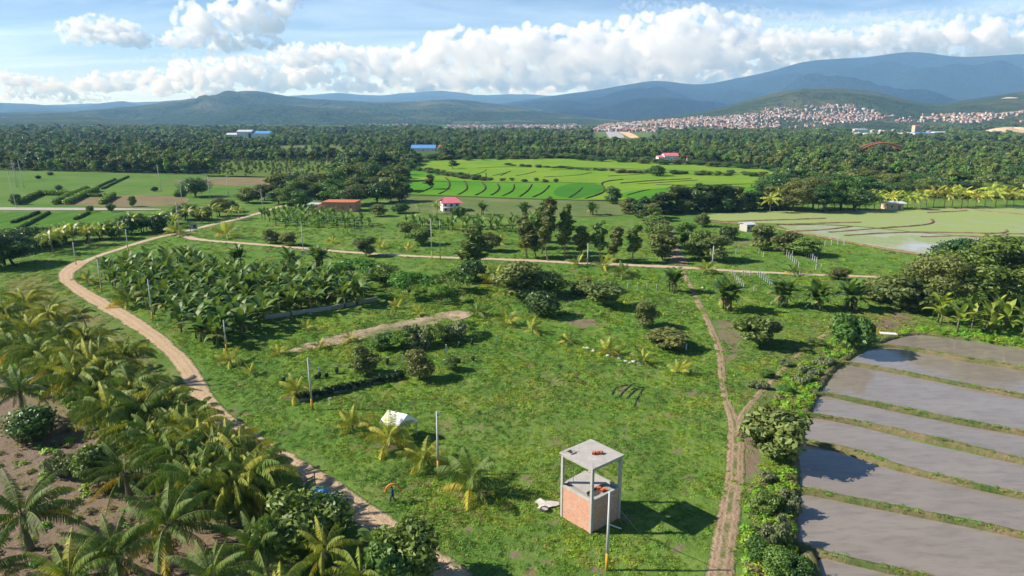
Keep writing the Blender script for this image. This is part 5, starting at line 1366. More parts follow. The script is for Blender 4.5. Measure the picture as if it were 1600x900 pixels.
for x, y in ((1161, 430), (1172, 431), (1164, 432), (1238, 400), (1150, 397), (1186, 397), (1193, 402), (1283, 421), (1275, 421), (1178, 456), (1249, 432)):
    post(x, y, y - 8, 'lone white post near the right-hand enclosures', 'scattered white posts on the right', 'pole', .085)
for k, (x, y, s) in enumerate(((918, 545, .38), (927, 549, .30), (912, 544, .22), (950, 556, .30), (957, 558, .24), (968, 560, .34), (978, 565, .26), (990, 566, .36), (999, 569, .40), (984, 567, .2), (1152, 508, .5), (1098, 450, .3))):
    g = at(x, y); V = [tuple(Vector(v) * (1 + .35 * mnoise.noise(Vector(v) * 1.6 + Vector((k * 3.0, 0, 0))))) for v in ICO_V]
    tag(obj('pale_stone', mesh('pale_stone', V, [tuple(f) for f in ICO_F.tolist()], [M['stone']]), None, (g.x, g.y, s * .25), (0, 0, k), (s * 1.2, s, s * .6)), 'pale stone in the broken line across the field' if k < 10 else ('pale stone beside the foot path' if k == 10 else 'small stone near the lane crossing'), 'stone', 'pale stones in the field')
for k, ps in enumerate(([(956, 617), (958, 609), (968, 604), (985, 602)], [(967, 621), (974, 611), (987, 602), (990, 600)], [(978, 624), (990, 611), (1003, 606), (1005, 604)], [(991, 635), (996, 622), (1002, 612), (1006, 605)], [(985, 610), (996, 607), (1004, 607)])):
    P = resample(smooth_line(np.array([at(*p)[:2] for p in ps]), 2), .3); b = MB(); c0 = P[0]
    b.tube([(x - c0[0], y - c0[1], .05 + .03 * math.sin(i)) for i, (x, y) in enumerate(P)], .06, 6)
    tag(obj('black_hose', b.build('black_hose', [M['hose']], True), None, (c0[0], c0[1], .02)), ('leftmost looping black hose on the grass', 'second black hose from the left on the grass', 'third black hose from the left on the grass', 'rightmost black hose on the grass', 'short black hose joining the others at their upper end')[k], 'hose', 'black hoses fanned out on the grass')
g = at(1388, 522); b = MB(); b.box((0, 0, .10), (2.6, 1.1, .14), 0, -.25); tag(obj('white_slab', b.build('white_slab', [M['white']]), None, (g.x, g.y, 0)), 'white slab lying in the grass above the basins', 'slab')
g = at(515, 632); o = empty('white_marker', (g.x, g.y, 0), .5); tag(o, 'small white T-shaped marker post right of the dark creeper wall pole', 'marker')
obj('post', box_mesh('post', (0, 0, .4), (.09, .09, .85), [M['white']]), o); obj('top_board', box_mesh('top_board', (.08, 0, .87), (.38, .1, .09), [M['white']]), o)

# ------------------------------------------------------------------ shrubs and trees of the near and middle field
for a in (
    ('shrub', 'yellow-green shrub left of centre, behind the creeper wall', 567, 584, 538, 44), ('shrub', 'larger olive shrub right beside the creeper-wrapped posts', 656, 591, 546, 50),
    ('shrub_green', 'small round bush beside the larger olive shrub', 705, 578, 555, 28), ('shrub_dense', 'dense dark round bush near the middle of the field', 845, 494, 452, 52),
    ('shrub', 'big sprawling olive tree behind the dense dark bush', 812, 466, 410, 78), ('shrub_green', 'olive tree leaning right out of the sprawling pair', 856, 462, 422, 56),
    ('shrub', 'olive tree with a forked trunk right of the field middle', 942, 480, 440, 60), ('shrub', 'smaller olive tree behind the fork-trunked one', 912, 460, 434, 40),
    ('shrub', 'small open tree between the fork-trunked tree and the low wide bush', 1005, 511, 470, 44), ('shrub_big_leaf', 'low wide bush beside a bare patch right of the field middle', 1042, 543, 514, 64),
    ('shrub_big_leaf', 'upright bush right of the foot path', 1187, 541, 494, 64), ('shrub_big_leaf', 'bushy broad-leaved tree on the path bank beside the basins', 1207, 716, 636, 92),
    ('shrub_big_leaf', 'leafy bush at the back corner of the basins', 1325, 550, 490, 64), ('thorn_tree', 'feathery green thorn tree behind the plantation, left one', 552, 437, 404, 92),
    ('thorn_tree', 'feathery green thorn tree behind the plantation, right one', 595, 442, 412, 70), ('thorn_tree', 'low spreading thorn tree in the middle distance', 640, 462, 424, 76),
    ('thorn_tree', 'low spreading thorn tree near the roadside tree', 705, 456, 420, 64), ('thorn_tree', 'small thorn bush beside the low spreading thorn trees', 690, 473, 444, 40),
    ('slim_tree', 'dark roadside tree with a slim crown below the lane', 742, 428, 350, 44), ('shrub_dense', 'dark shrub at the foot of the roadside tree', 736, 440, 402, 44),
    ('shrub', 'olive tree on the lane left of the roadside tree', 764, 392, 362, 38), ('shrub', 'grey-green tree beside the left lane pole', 572, 400, 370, 32),
    ('shrub', 'bush in the field behind the pole block, left one', 424, 380, 356, 26), ('shrub', 'bush in the field behind the pole block, right one', 450, 384, 362, 32),
    ('shrub_green', 'dark bush behind the pair of poles, left one', 640, 366, 344, 34), ('shrub_green', 'dark bush behind the pair of poles, right one', 658, 382, 356, 36),
    ('shrub_dense', 'bush between the brick shed and the pink house', 626, 333, 316, 26), ('shrub', 'grey bush in front of the brick shed', 590, 338, 318, 26), ('shrub_dense', 'dark bush at the corner of the pink house', 718, 340, 320, 22),
    ('shrub_green', 'round green tree right of the lane crossing, left one', 1092, 404, 358, 46), ('shrub', 'round olive tree right of the lane crossing, right one', 1116, 408, 366, 48),
    ('shrub', 'small tree left of the flooded plots', 1098, 354, 331, 24), ('shrub_dense', 'dark bush below the field shed', 1138, 374, 352, 30), ('shrub', 'broad olive tree beside the enclosure, left one', 1188, 390, 350, 50),
    ('shrub', 'olive tree beside the enclosure, middle one', 1228, 396, 362, 46), ('shrub_green', 'dark green tree beside the enclosure, right one', 1258, 400, 370, 48), ('shrub_green', 'small tree beside the track crossing', 1070, 372, 345, 30),
    ('shrub_green', 'bush beside the yellow palm at the middle right', 1075, 386, 362, 26), ('shrub', 'round bush at the end of the farm lane', 1310, 438, 418, 30),
    ('big_tree', 'huge dark tree at the right edge of the picture', 1545, 482, 366, 150), ('big_tree', 'second huge tree cut by the right edge', 1625, 478, 380, 140), ('big_tree', 'broad tree in front of the huge dark tree', 1468, 486, 398, 100),
    ('shrub_big_leaf', 'olive tree at the left end of the big tree group', 1416, 486, 428, 78), ('shrub', 'low tree between lane end and big tree group', 1370, 470, 428, 60), ('big_tree', 'tree behind the big tree group', 1500, 440, 372, 90),
    ('round_tree', 'big round dark tree standing alone in the far left meadow', 306, 308, 276, 42), ('shrub_green', 'shrub at the foot of the leaning pole on the gravel track', 24, 320, 302, 20), ('shrub_dense', 'small dark round bush alone in the upper meadow', 92, 297, 288, 11),
    ('shrub_green', 'slim little tree at the brown plot', 208, 323, 305, 11), ('shrub_green', 'round little tree on the gravel track, right one', 174, 331, 317, 13), ('shrub_green', 'round little tree on the gravel track, left one', 141, 331, 321, 11),
    ('shrub_dense', 'small bush beneath the lone meadow pole', 242, 299, 291, 10), ('shrub_dense', 'small bush by the right edge of the meadow', 383, 300, 292, 9), ('shrub_dense', 'small bush near the back of the meadow', 60, 280, 273, 8), ('shrub_dense', 'tiny round bush in the meadow', 79, 274, 268, 9),
    ('shrub_green', 'lone tree at the lower edge of the terraces', 957, 318, 290, 34), ('slim_tree', 'slim grey tree standing in the left terraces', 672, 296, 272, 16), ('shrub_dense', 'dark round tree above the terraces', 1026, 275, 257, 26),
    ('slim_tree', 'dark tree standing in the upper terraces', 708, 264, 250, 16), ('shrub_dense', 'dark green bush at the bottom left soil patch', 52, 684, 630, 70), ('shrub_green', 'leafy sapling beside the palms on the bare soil', 155, 760, 690, 60), ('grey_bush', 'grey thorny bush on the bare soil', 100, 742, 705, 56),
    ('shrub_green', 'leafy roadside bush in front of the blue tarpaulin', 470, 862, 772, 120), ('shrub_dense', 'dark bush right of the roadside bush', 515, 842, 766, 70), ('shrub_green', 'bush spilling over the lower road edge', 640, 906, 820, 100), ('shrub_big_leaf', 'light green bush at the bottom of the road', 610, 930, 846, 80),
    ('thorn_tree', 'feathery bush right of the oil palms', 420, 900, 800, 70),
):
    plant(a[0], 'tree' if a[0] in ('big_tree', 'round_tree', 'slim_tree', 'thorn_tree') else 'shrub', a[1], 'tree' if 'tree' in a[1] else 'shrub', *a[2:])
for k, (x, b_, t, w) in enumerate(((600, 546, 520, 44), (628, 543, 516, 50), (655, 541, 508, 48), (680, 536, 504, 50), (705, 531, 500, 48), (728, 524, 500, 40))):
    plant(('shrub_green', 'thorn_tree', 'grey_bush', 'thorn_tree', 'grey_bush', 'thorn_tree')[k], 'shrub', ('lowest left clump', 'second clump', 'third clump', 'fourth clump', 'fifth clump', 'last right clump')[k] + ' of the shrub belt along the bare strip', 'shrub', x, b_, t, w, 'shrub belt along the bare strip')
for k, (x, b_, t) in enumerate(((856, 408, 304), (882, 406, 318), (908, 406, 352), (935, 409, 344), (962, 411, 352), (989, 411, 349))):
    plant('slim_tree', 'slim_tree', ('tallest slim tree at the left of the lane row', 'second slim tree of the lane row', 'third slim tree of the lane row', 'fourth slim tree of the lane row', 'fifth slim tree of the lane row', 'last slim tree of the lane row, nearest the hedge trees')[k], 'tree', x, b_, t, (26, 22, 24, 25, 22, 24)[k], 'row of slim trees on the lane')
for k, (x, b_, t, w) in enumerate(((824, 404, 344, 32), (838, 402, 330, 30), (846, 396, 316, 28), (830, 388, 340, 30), (818, 378, 336, 24), (852, 380, 310, 26), (885, 372, 330, 22))):
    plant('row_tree' if k % 2 else 'slim_tree', 'tree', 'tree of the dense clump at the left end of the slim tree row', 'tree', x, b_, t, w, 'dense clump left of the slim trees')
for k in range(7):
    t = k / 6; x, y = 1036 - 20 * t, 407 - 62 * t
    plant('row_tree', 'tree', ('nearest', 'second', 'third', 'fourth', 'fifth', 'sixth', 'farthest')[k] + ' tree of the dense row left of the brown track', 'tree', x, y, y - 52 + 24 * t, 38 - 12 * t, 'dense tree row by the brown track')
for k, (x, b_, t, w) in enumerate(((985, 334, 308, 30), (1006, 340, 306, 36), (1035, 334, 300, 44), (1062, 331, 288, 50), (1092, 330, 285, 52), (1124, 330, 287, 50), (1150, 329, 290, 46), (1172, 328, 296, 40), (1015, 345, 322, 30))):
    plant('bamboo', 'bamboo_thicket', 'dark bamboo thicket on the near side of the terraces', 'bamboo', x, b_, t, w, 'bamboo thickets below the terraces')
# woods close enough to tell the trees apart
def wood(label, group, spots, kinds):
    for x, b_, t, w in spots:
        plant(rnd.choice(kinds), 'tree', label, 'tree', x, b_, t, w, group)
def along(x0, y0, x1, y1, n, h, w, jy=3, jx=6):
    return [(x0 + (x1 - x0) * (k + .5) / n + rnd.uniform(-jx, jx), y0 + (y1 - y0) * (k + .5) / n + rnd.uniform(-jy, jy), 0, 0) for k in range(n)], h, w
def spots(*rows):
    out = []
    for (pts, h, w) in rows:
        for x, y, _, _ in pts: hh = h * rnd.uniform(.75, 1.2); out.append((x, y, y - hh, w * rnd.uniform(.8, 1.2)))
    return out
wood('tree in the wood between the brick shed and the terraces', 'wood left of the terraces', spots(along(450, 318, 640, 318, 9, 34, 38, 4), along(430, 300, 632, 298, 11, 30, 36, 4), along(520, 284, 640, 282, 8, 28, 34, 4), along(380, 312, 480, 322, 5, 26, 34, 4)), ['big_tree', 'shrub', 'round_tree', 'shrub_green'])
wood('tall tree in the wood right of the bamboo thickets', 'wood right of the terraces', spots(along(1205, 328, 1350, 330, 6, 48, 52, 3), along(1200, 312, 1360, 312, 7, 42, 48, 4), along(1215, 296, 1600, 300, 12, 34, 46, 5), along(1370, 308, 1640, 306, 9, 30, 46, 4)), ['big_tree', 'big_tree', 'bamboo', 'round_tree'])
wood('dark tree along the far side of the lane on the left', 'dark trees left of the lane', spots(along(-20, 424, 30, 412, 3, 62, 62, 4), along(20, 392, 110, 380, 4, 34, 44, 4), along(120, 378, 262, 360, 6, 28, 34, 4), along(262, 350, 372, 330, 5, 26, 34, 4)), ['big_tree', 'shrub_dense', 'shrub_green', 'round_tree'])
wood('bush in the line of bushes across the terraces', 'bush line across the terraces', spots(along(634, 262, 690, 274, 9, 8, 13, 1, 3), along(690, 275, 760, 282, 11, 8, 13, 1, 3), along(760, 282, 872, 285, 7, 6, 9, 1, 6), along(960, 270, 1200, 275, 20, 7, 15, 1.5, 6), along(790, 258, 960, 268, 20, 4, 11, 1, 5)), ['shrub_dense', 'shrub_green', 'shrub'])
wood('small tree in the line behind the rice terraces', 'trees behind the rice terraces', spots(along(640, 251, 900, 248, 22, 9, 17, 1.5, 5), along(900, 249, 1215, 266, 26, 9, 18, 1.5, 5), along(1215, 268, 1212, 302, 7, 14, 22, 1, 5), along(620, 304, 640, 256, 7, 14, 22, 1, 4)), ['shrub_dense', 'shrub_green', 'shrub', 'round_tree'])
wood('low bush in the scrub along the bank above the basins', 'scrub bushes on the bank', spots(along(1165, 610, 1290, 530, 5, 10, 26, 6, 8), along(1225, 620, 1290, 560, 4, 14, 26, 4, 6)), ['grey_bush', 'shrub_green'])

# ------------------------------------------------------------------ palms
YP = 'young coconut palms in the field'
for k, (x, b_, hpx, tone, lb) in enumerate((
    (552, 673, 40, .75, 'yellowish young palm left of the white tent'), (608, 698, 52, .8, 'yellow-fronded young palm in front of the white tent'), (662, 729, 44, .7, 'young palm left of the pole behind the tent'),
    (737, 768, 66, .1, 'dark green young palm, tallest of those near the tent'), (464, 620, 36, .8, 'young palm at the left end of the creeper wall'), (361, 569, 30, .85, 'yellow young palm under the plantation pole'),
    (393, 586, 20, .6, 'tiny young palm on the road verge'), (437, 554, 20, .9, 'yellow young palm at the left end of the bare strip'), (501, 545, 18, .7, 'small pale palm on the bare strip'), (549, 533, 20, .9, 'yellow palm at the middle of the bare strip'),
    (478, 516, 18, .5, 'small palm above the bare strip'), (621, 482, 18, .9, 'yellow young palm above the bare strip, left one'), (654, 492, 18, .8, 'yellow young palm above the bare strip, right one'), (746, 494, 26, .3, 'green young palm at the right end of the bare strip'),
    (793, 508, 28, .8, 'yellow palm left of the dense dark bush'), (776, 446, 34, .95, 'bright yellow palm beside the roadside tree'), (832, 520, 24, .6, 'small palm right below the dense dark bush'), (889, 537, 20, .4, 'dull young palm left of the stone line'),
    (950, 554, 28, .9, 'yellow and orange palm in the stone line'), (1005, 568, 24, .4, 'green young palm at the right of the stone line'), (1061, 585, 26, .8, 'yellow young palm near the foot path'), (972, 433, 30, .3, 'dark palm below the slim tree row, right one'),
    (943, 420, 26, .6, 'palm under the slim tree row, beside the pole'), (903, 416, 22, .5, 'palm on the lane left of the slim tree pole'), (1103, 427, 24, .6, 'palm at the foot of the lane crossing pole'), (596, 388, 16, .9, 'yellow palm on the lane, left of the pair of poles'),
    (638, 392, 16, .8, 'yellow palm on the lane, nearest the pair of poles'), (520, 380, 14, .8, 'small yellow palm behind the lane'), (781, 381, 18, .9, 'yellow palm behind the roadside tree'), (200, 478, 36, .3, 'dark young palm on the verge at the plantation corner'),
    (137, 443, 26, .5, 'palm on the inside of the road bend, left one'), (275, 368, 26, .6, 'palm at the lane fork'), (354, 372, 30, .7, 'palm on the lane right of the sign'), (1240, 430, 20, .1, 'dark palm on the right part of the lane'))):
    g = at(x, b_); H = height(x, b_, b_ - hpx); s = H / 4.6
    palm('young_palm', lb, 'palm', g, .22 * H, max(.3, s * 1.05), rnd.uniform(0, 6), k + 100, tone, 14 if hpx > 34 else 10, YOUNG, YP, 0, .25, .08 + .03 * s)
ROW = 'coconut palm row along the dirt road'
for k, (x, y) in enumerate(((8, 486), (38, 470), (48, 512), (76, 488), (92, 520), (62, 548), (112, 548), (84, 572), (140, 566), (120, 590), (172, 590), (152, 616), (204, 604), (176, 640), (222, 640), (254, 626), (232, 676), (276, 664), (302, 650), (268, 704), (318, 700), (352, 692), (330, 736), (376, 726), (404, 752), (352, 766), (300, 742), (-14, 512), (24, 540), (130, 528), (156, 548), (188, 556), (196, 626), (240, 652), (262, 642), (212, 668), (248, 690), (300, 676), (290, 720), (340, 712), (366, 752), (310, 758), (160, 588), (100, 560), (392, 738))):
    Hh = rnd.uniform(2.9, 4.6); g = at(x, y, Hh + .3)
    lb = 'drooping coconut palm at the upper end of the row, near the road bend' if y < 545 else ('drooping coconut palm in the middle of the row along the dirt road' if y < 670 else 'drooping coconut palm at the lower end of the row, above the oil palms')
    palm('coconut_palm', lb, 'palm', g, Hh, rnd.uniform(.95, 1.28), rnd.uniform(0, 6), k + 200, rnd.uniform(.3, .85), 28, None, ROW, rnd.uniform(-.3, .3))
g = at(136, 516); palm('coconut_palm', 'single slim coconut palm beside the road, apart from the row', 'palm', g, 3.1, .62, 1.0, 300, .5, 14, None, None, -.6, 0, .10)
for k, (x, y, Hh, sz, tone, lb) in enumerate(((30, 612, 3.8, .80, -.35, 'dark oil palm with a thick trunk at the left edge'), (36, 806, 3.2, 1.0, -.1, 'oil palm at the left edge in the lower corner'), (262, 822, 3.6, 1.08, .22, 'biggest oil palm at the bottom, with silvery fronds'), (196, 740, 2.6, .8, -.15, 'dark oil palm above the biggest one'),
        (110, 905, 2.5, .80, .42, 'bright oil palm cut by the bottom edge, left one'), (330, 905, 2.6, .80, .25, 'oil palm cut by the bottom edge, right one'), (-40, 900, 2.6, .95, .1, 'oil palm in the very bottom left corner'), (180, 868, 2.6, .9, .05, 'dark oil palm between the two bright ones at the bottom'), (400, 858, 2.8, .85, .1, 'oil palm right of the biggest one, under the coconut palms'))):
    g = at(x, y, Hh); palm('oil_palm', lb, 'palm', g, Hh, sz, k * 1.3, k + 400, tone, 24, OIL, 'oil palms on the bare soil', 0, 0, .30)
for k, (x, y, Hh, sz, tone, lb) in enumerate(((500, 862, 3.0, .85, .62, 'coconut palm at the bottom, leaning over the road'), (560, 905, 2.6, .8, .6, 'coconut palm cut by the bottom edge beside the road'), (440, 930, 3.0, .8, .7, 'coconut palm at the bottom edge beside the bushes'), (396, 772, 3.2, .8, .3, 'green coconut palm at the end of the row, by the barrier'))):
    g = at(x, y, Hh); palm('coconut_palm', lb, 'palm', g, Hh, sz, k, k + 450, tone, 18, None, None, .3)
def small_palm(label, group, x, b_, hpx, k, name='coconut_palm'):
    g = at(x, b_); H = height(x, b_, b_ - hpx); o = empty(name, (g.x, g.y, 0), rnd.uniform(0, 6)); tag(o, label, 'palm', group)
    th_ = H * .62; obj('trunk', TRUNKS[k % 3], o, (0, 0, 0), (0, 0, 0), (1.2, 1.2, th_)); obj('crown', FARPALM[k % 4], o, (0, 0, th_), (0, 0, 0), H * .145)
for k in range(34):
    x = 1205 + k * 12.2 + rnd.uniform(-5, 5); small_palm('yellowing coconut palm in the long row behind the flooded plots', 'palm row behind the flooded plots', x, 331 - k * .28 + rnd.uniform(-2, 2), rnd.uniform(28, 40), rnd.choice((0, 0, 1, 3, 3)))
for k in range(22):
    t = k / 21; x = 60 + 310 * t + rnd.uniform(-8, 8); small_palm('palm among the dark trees left of the lane', 'palms left of the lane', x, 396 - 58 * t + rnd.uniform(-4, 4), (40 - 14 * t) * rnd.uniform(.8, 1.1), rnd.choice((0, 1, 2, 1)))
for k, (x, b_, h) in enumerate(((683, 334, 20), (655, 330, 14), (1120, 395, 22))): small_palm(('palm left of the pink-roofed house', 'small palm between the shed and the pink house', 'palm beside the round trees right of the crossing')[k], None, x, b_, h, 2)

# ------------------------------------------------------------------ bananas
def fill(pxpoly, spacing, seed):
    P = poly(pxpoly); g = np.random.default_rng(seed); out = []
    x0, y0 = P.min(0); x1, y1 = P.max(0)
    for y in np.arange(y0, y1, spacing):
        for x in np.arange(x0, x1, spacing): out.append((x + g.uniform(-.4, .4) * spacing, y + g.uniform(-.4, .4) * spacing))
    out = np.array(out); return out[inside(P, out[:, 0], out[:, 1])]
n_b = 0; BFAR = []
for pxp, sp, sc_, tone, nl, lb, gr in (
    ([(150, 441), (180, 429), (260, 416), (312, 414), (345, 428), (380, 443), (470, 440), (560, 454), (592, 472), (540, 481), (420, 501), (400, 520), (340, 545), (290, 530), (250, 500), (200, 470)], 2.88, 1.25, .2, 9, 'banana plant of the dense plantation inside the road bend', 'banana plantation inside the road bend'),
    ([(402, 340), (470, 334), (560, 345), (584, 358), (520, 358), (420, 352)], 5.2, 1.35, .25, 6, 'banana plant of the plot behind the farm lane', 'banana plot in front of the brick shed'),
    ([(690, 352), (800, 352), (860, 356), (860, 362), (700, 362)], 5.0, 1.15, .2, 6, 'banana plant of the row behind the pair of poles', 'banana row behind the pair of poles'),
    ([(632, 350), (690, 352), (700, 361), (640, 356)], 4.4, 1.0, .2, 6, 'low banana plant left of the row behind the poles', 'low bananas below the pink house'),
    ([(1445, 502), (1500, 498), (1620, 508), (1640, 535), (1560, 528), (1470, 520)], 3.2, 1.2, .75, 9, 'yellow-green banana plant in the row above the basins', 'yellow-green bananas above the basins')):
    if sp > 4:
        BFAR.append(fill(pxp, sp * .8, 3)); continue
    for k, (x, y) in enumerate(fill(pxp, sp, 3)):
        banana((x, y), sc_, n_b, lb, gr, tone, nl); n_b += 1
for k, (x, y, n, lb) in enumerate(((1051, 457, 4, 'clump beside the foot path'), (1135, 485, 6, 'clump below the slanting posts'), (1222, 478, 6, 'clump at the left of the row below the lane'), (1278, 484, 5, 'clump in the middle of the row below the lane'), (1330, 484, 6, 'clump at the right of the row below the lane'),
        (372, 416, 5, 'tall clump rising above the plantation back'), (500, 420, 5, 'dark clump behind the plantation'), (455, 428, 4, 'clump at the plantation back right'), (820, 340, 5, 'clump left of the slim tree clump'), (755, 336, 3, 'clump right of the pink house'), (925, 336, 4, 'low clump above the slim trees'), (470, 800, 3, 'clump by the wooden barrier'), (590, 878, 3, 'clump at the lower road edge'))):
    g = at(x, y)
    for i in range(n):
        a = i * 2.4; banana((g.x + math.cos(a) * .8 * (i > 0), g.y + math.sin(a) * .8), (.85 if y > 700 else 1.4), 900 + k * 10 + i, 'banana plant of the ' + lb, 'banana ' + lb, .12, 10)

def far_banana(seed):
    rd = random.Random(seed); V = []; Q = []; va = []; n0 = 0
    for i in range(9):
        me = BLEAF[0 if i < 3 else (1 if i < 7 else 2)][i % 2]; co = np.empty(len(me.vertices) * 3); me.vertices.foreach_get('co', co); co = co.reshape(-1, 3)
        a = i * 2.4 + rd.uniform(-.4, .4); ca, sa = math.cos(a), math.sin(a)
        co = np.stack([co[:, 0] * ca - co[:, 1] * sa, co[:, 0] * sa + co[:, 1] * ca, co[:, 2] + 1.8], 1)
        V.append(co); Q.append(np.array([p.vertices[:] for p in me.polygons]) + n0); n0 += len(co); va.append(np.full(len(co), rd.random()))
    b = MB(); b.tube([(0, 0, -.1), (0, 0, 1.85)], [.15, .08], 6, cap=False); V.append(np.concatenate(b.v)); Q.append(np.array(b.f) + n0); va.append(np.full(len(V[-1]), .2))
    return mesh('banana', np.concatenate(V), [np.concatenate(Q)], [M['banana_far']], np.concatenate(va))
M['banana_far'] = leafmat('banana_far', (.045, .085, .018), (.105, .165, .030), .3, .5, .28, False, .04, .4)
bp = np.concatenate(BFAR); tag(scatter('banana_plot', np.concatenate([bp, np.zeros((len(bp), 1))], 1), rng.uniform(0, 6.28, len(bp)), rng.uniform(.85, 1.2, len(bp)), rng.integers(0, 2, len(bp)), [far_banana(1), far_banana(2)]), 'banana plots behind the farm lane, seen as one low green mass', kind='stuff')

# ------------------------------------------------------------------ the far woods
WOODS = [
    [(-200, 272), (-200, 200), (640, 199), (660, 246), (640, 268), (560, 272), (520, 252), (340, 250), (325, 272), (200, 270), (0, 266)],
    [(640, 250), (640, 200), (925, 200), (920, 226), (1030, 226), (1030, 200), (1250, 200), (1300, 262), (1215, 264), (1120, 254), (1000, 250), (900, 247)],
    [(1215, 300), (1230, 258), (1240, 200), (1800, 200), (1800, 306), (1600, 306), (1420, 304), (1410, 276), (1355, 276), (1342, 294)],
    [(325, 274), (340, 252), (520, 252), (545, 262), (470, 277)],
]
CLEAR = [[(420, 246), (400, 228), (600, 224), (640, 244)], [(690, 244), (720, 226), (880, 224), (900, 244)], [(60, 238), (90, 218), (300, 214), (330, 236)], [(1080, 240), (1090, 224), (1200, 222), (1210, 238)], [(480, 221), (470, 211), (620, 210), (640, 220)], [(740, 220), (750, 209), (880, 209), (890, 219)], [(1240, 240), (1250, 226), (1330, 224), (1340, 236)],
         [(1430, 224), (1640, 221), (1640, 229), (1470, 231)], [(1500, 213), (1640, 213), (1640, 204), (1500, 204)], [(1320, 218), (1480, 218), (1480, 208), (1320, 208)], [(632, 250), (690, 250), (688, 229), (634, 229)], [(352, 224), (428, 224), (428, 218), (352, 218)], [(350, 217), (425, 217), (425, 210), (350, 210)], [(1025, 252), (1065, 252), (1065, 246), (1025, 246)], [(1335, 250), (1415, 250), (1415, 240), (1335, 240)], [(560, 275), (626, 270), (626, 288), (560, 290)]]
fx, fy, fs = [], [], []
y = 330.0
while y < 2350:
    sp = 5.9 if y < 750 else (5.9 + (y - 750) * .0052)
    xs = np.arange(-.92 * y, .92 * y, sp); xs = xs + rng.uniform(-.5, .5, len(xs)) * sp; ys = y + rng.uniform(-.5, .5, len(xs)) * sp
    fx.append(xs); fy.append(ys); fs.append(np.full(len(xs), sp / 6.2)); y += sp
fx, fy, fs = map(np.concatenate, (fx, fy, fs))
PX, PY = to_px(fx, fy); keep = np.zeros(fx.shape, bool); scrub = np.zeros(fx.shape, bool)
for k, w_ in enumerate(WOODS):
    q = inside(np.array(w_, float), PX, PY); keep |= q
    if k == 3: scrub |= q
for k, w_ in enumerate(CLEAR): keep &= ~(inside(np.array(w_, float), PX, PY) & ((k > 6) | (rng.random(len(fx)) < .82)))
keep &= ~((PX > 690) & (PX < 1420) & (fy > 1800))
gaps = np.array([mnoise.fractal(Vector((a * .006, b * .006, 9)), 1, 2, 3) for a, b in zip(fx, fy)])
keep &= (gaps > -.42) | (fy < 480)
keep &= ~(scrub & (rng.random(len(fx)) < .45))
fx, fy, fs, scrub, PX, PY = fx[keep], fy[keep], fs[keep], scrub[keep], PX[keep], PY[keep]
tall = np.array([mnoise.fractal(Vector((a * .011, b * .011, 2)), 1, 2, 3) for a, b in zip(fx, fy)])
fsc = fs * (.95 + .35 * tall + 0.6 * rng.random(len(fx)) ** 5 + .2 * rng.random(len(fx))) * np.where(scrub, .42, 1.0) * np.where(fy < 700, .78, .8)
order = np.argsort(fy + 1000 * ((PX < 0) | (PX > 1600)) + scrub * 2000)
pick = np.zeros(len(fx), bool); pick[order[:300]] = True
idx_ = rng.integers(0, 7, len(fx))
idx_ = np.where(scrub, np.where(rng.random(len(fx)) < .5, 4, 6), idx_)
rz_ = rng.uniform(0, 6.28, len(fx))
sz3 = np.stack([fsc, fsc, fsc * rng.uniform(.75, 1.25, len(fx)) / np.maximum(fs, 1) ** .6], 1)
for i in np.nonzero(pick)[0]:
    o = obj('wood_tree', FAR[idx_[i]], None, (fx[i], fy[i], 0), (0, 0, rz_[i]), tuple(sz3[i]))
    if PX[i] > 1150: tag(o, 'broad tree in the front of the wide wood on the right', 'tree', 'front trees of the right wood')
    elif PX[i] < 700: tag(o, 'broad tree in the front edge of the wood behind the left meadow', 'tree', 'front trees of the left wood')
    else: tag(o, 'broad tree in the wood edge behind the terraces', 'tree', 'front trees of the middle wood')
r_ = ~pick
wo = scatter('forest', np.stack([fx[r_], fy[r_], np.zeros(r_.sum())], 1), rz_[r_], sz3[r_], idx_[r_], FAR)
tag(wo, 'wide forest of dark green trees covering the plain up to the hills', kind='stuff')

# ------------------------------------------------------------------ the city on the foothills
def city_house(flat, seed):
    b = MB(); b.box((0, 0, .5), (1, 1, 1.0), 0)
    if flat:
        b.box((0, 0, 1.03), (1.06, 1.06, .06), 1); b.box((.2, .2, 1.16), (.35, .35, .22), 0)
    else: gable(b, (0, 0), 1, 1, 1.0, .32, .06, 1, 0, .05)
    for k in (-.28, 0, .28): b.box((k, -.505, .55), (.14, .02, .3), 2)
    return b.build('town_house', [M['tint'], M['tint_roof'], M['glass_dark']])
CH = [city_house(True, 1), city_house(False, 2)]
CITY = [([(915, 206), (950, 195), (1040, 188), (1120, 181), (1180, 172), (1240, 166), (1320, 163), (1390, 170), (1405, 179), (1360, 190), (1280, 197), (1180, 204), (1060, 207)], 2600, 1.0),
        ([(690, 206), (700, 196), (900, 195), (920, 206)], 420, .8), ([(1390, 192), (1420, 180), (1520, 178), (1700, 172), (1700, 192)], 330, .9), ([(560, 196), (620, 185), (640, 196)], 30, .9), ([(1230, 216), (1250, 205), (1500, 205), (1500, 214)], 70, 1.2)]
WALLC = [(.42, .27, .20), (.44, .37, .31), (.54, .50, .45), (.38, .20, .14), (.40, .25, .18), (.42, .32, .26), (.30, .26, .24)]
ROOFC = [(.50, .27, .19), (.46, .42, .38), (.58, .42, .33), (.40, .20, .14), (.62, .58, .54), (.35, .33, .32)]
cand = []
crng = random.Random(5)
